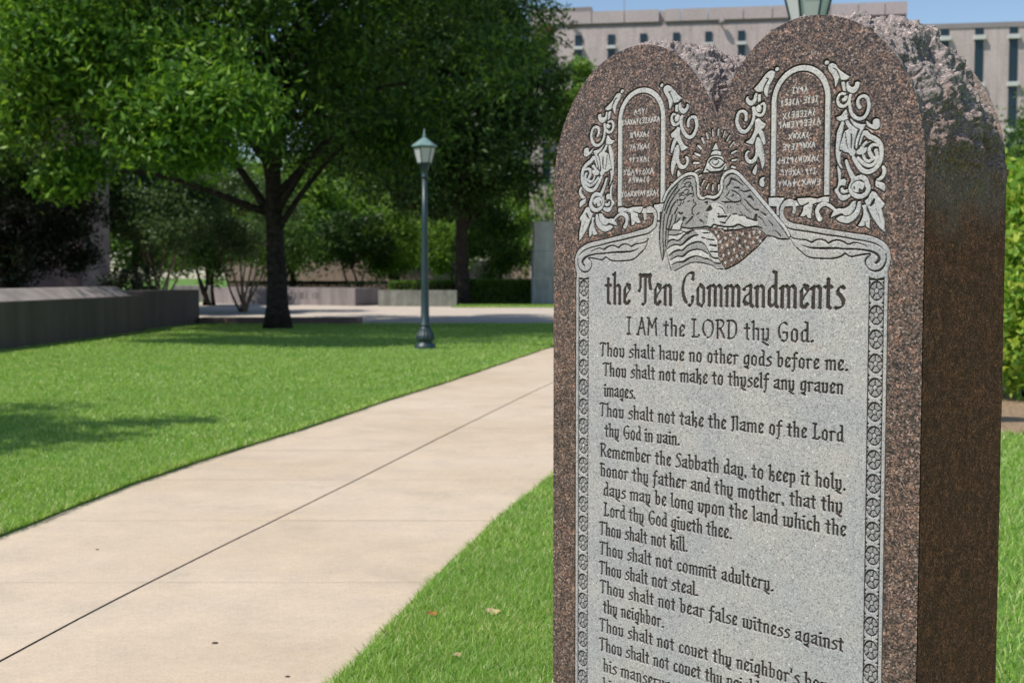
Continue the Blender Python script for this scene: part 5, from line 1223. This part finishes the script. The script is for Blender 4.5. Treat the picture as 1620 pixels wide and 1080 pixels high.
for k in range(6):
    bm = bmesh.new(); q = [hexp(.124, 3.288, k), hexp(.124, 3.288, k+1), hexp(.193, 3.56, k+1), hexp(.193, 3.56, k)]
    vs = [bm.verts.new(p) for p in q]+[bm.verts.new(p*1.0-Vector((p.x, p.y, 0)).normalized()*.006) for p in q]
    bm.faces.new(vs[:4]); bm.faces.new(vs[4:][::-1])
    for i in range(4): bm.faces.new((vs[i], vs[4+i], vs[4+(i+1) % 4], vs[(i+1) % 4]))
    bmesh.ops.recalc_face_normals(bm, faces=bm.faces[:])
    me = bpy.data.meshes.new('pane'); bm.to_mesh(me); bm.free(); link('pane', me, M['lampglass'], lan)
MB().lathe([(.215, 3.565), (.228, 3.575), (.226, 3.592), (.14, 3.655), (.075, 3.705), (.030, 3.735)], n=6).build('roof', M['paint_sunlit'], lamp)
MB().lathe([(.030, 3.735), (.036, 3.745), (.024, 3.76), (.030, 3.775), (.018, 3.80), (.022, 3.815), (.012, 3.84), (.002, 3.90)], n=12).build('finial', M['paint_sunlit'], lamp, True)
def copy_tree(o, parent=None):
    c = o.copy(); col.objects.link(c)
    if parent: c.parent = parent
    for ch in list(o.children): copy_tree(ch, c)
    return c
l2 = copy_tree(lamp); p = at(1273, 438, 9.6); l2.location = (p.x, 9.6, .015); l2.rotation_euler = (0, 0, R(-8))
l2['label'] = 'lamp post almost hidden behind the monument, only its lantern showing above the right arch'

def fallen(name, p, size, rot, m, label, cat='leaf', z=.05):
    bm = bmesh.new(); n = 9; L = []
    for i in range(n):
        f = i/(n-1); w_ = math.sin(math.pi*min(f*1.05, 1))**.8*.34*(1+.15*math.sin(i*2.4)); L.append((f-.5, w_, .18*(f-.5)**2*2+.04*math.sin(i)))
    r_ = [(bm.verts.new((x, w_, zz+.10)), bm.verts.new((x, 0, zz)), bm.verts.new((x, -w_, zz+.08))) for x, w_, zz in L]
    for a, b_ in zip(r_, r_[1:]):
        for i in range(2): bm.faces.new((a[i], a[i+1], b_[i+1], b_[i]))
    me = bpy.data.meshes.new(name); bm.to_mesh(me); bm.free(); o = link(name, me, m)
    o.scale = (size,)*3; o.location = (p.x, p.y, z); o.rotation_euler = (.25, .1, rot); return tag(o, label, cat)
fallen('fallen_leaf', gnd(684, 992), .045, .4, M['fallen'], 'curled orange fallen leaf on the near right grass')
fallen('fallen_leaf', gnd(780, 989), .06, -.1, M['fallen_pale'], 'long tan fallen leaf on the grass close to the monument')
fallen('fallen_leaf', gnd(722, 1060), .045, 1.0, M['fallen_pale'], 'tan fallen leaf lowest on the grass by the frame edge')
fallen('fallen_leaf', gnd(608, 1019), .03, 2.0, M['fallen_pale'], 'small pale fallen leaf on the grass beside the path edge', z=.045)
for x, y, s_, lab in ((340, 1017, .022, 'larger dark chip of grit on the near path slab'), (455, 1070, .016, 'dark chip of grit nearest the camera on the path'), (154, 869, .016, 'small dark chip of grit on the left path slab')):
    q = gnd(x, y); o = MB(); o.lathe([(.6, 0), (1, .15), (.8, .35), (.3, .45)], n=9); ob = o.build('grit_chip', M['grit']); ob.scale = (s_*.55, s_*.4, s_*.35); ob.location = (q.x, q.y, .001); tag(ob, lab, 'chip')

# a boulder and two small dark signs, far across the plaza
def boulder(name, p, s_, m, label):
    bm = bmesh.new(); bmesh.ops.create_icosphere(bm, subdivisions=3, radius=1)
    for v in bm.verts: v.co = Vector((v.co.x*s_[0], v.co.y*s_[1], max(v.co.z*s_[2], -.03)))*(1+.28*noise.fractal(v.co*1.7, .9, 2, 3))
    me = bpy.data.meshes.new(name); bm.to_mesh(me); bm.free(); o = link(name, me, m); o.location = p; return tag(o, label, 'boulder')
p = at(704, 470, 55.6); boulder('boulder', (p.x, 55.6, .05), (.42, .35, .34), M['redwall'], 'dark brown boulder at the foot of the second oak')
p = at(698, 475, 55.0); boulder('boulder', (p.x, 55.0, .04), (.20, .18, .14), M['pinkwall'], 'small tan boulder in front of the dark one under the second oak')
for x, y, wide, lab in ((722, 424, .62, 'small dark sign board left of the second oak trunk'), (769, 425, .55, 'small dark sign board right of the second oak trunk')):
    q = at(x, y, 68); sg = empty('sign_post', (q.x, 68, 0), 0, lab, 'sign', 'signs beyond the hedge')
    MB().tube([(0, 0, 0), (0, 0, q.z)], .035, 8).build('post', M['paint'], sg); MB().box((0, -.06, q.z), (wide, .05, .62), bev=.01).build('board', M['grit'], sg)
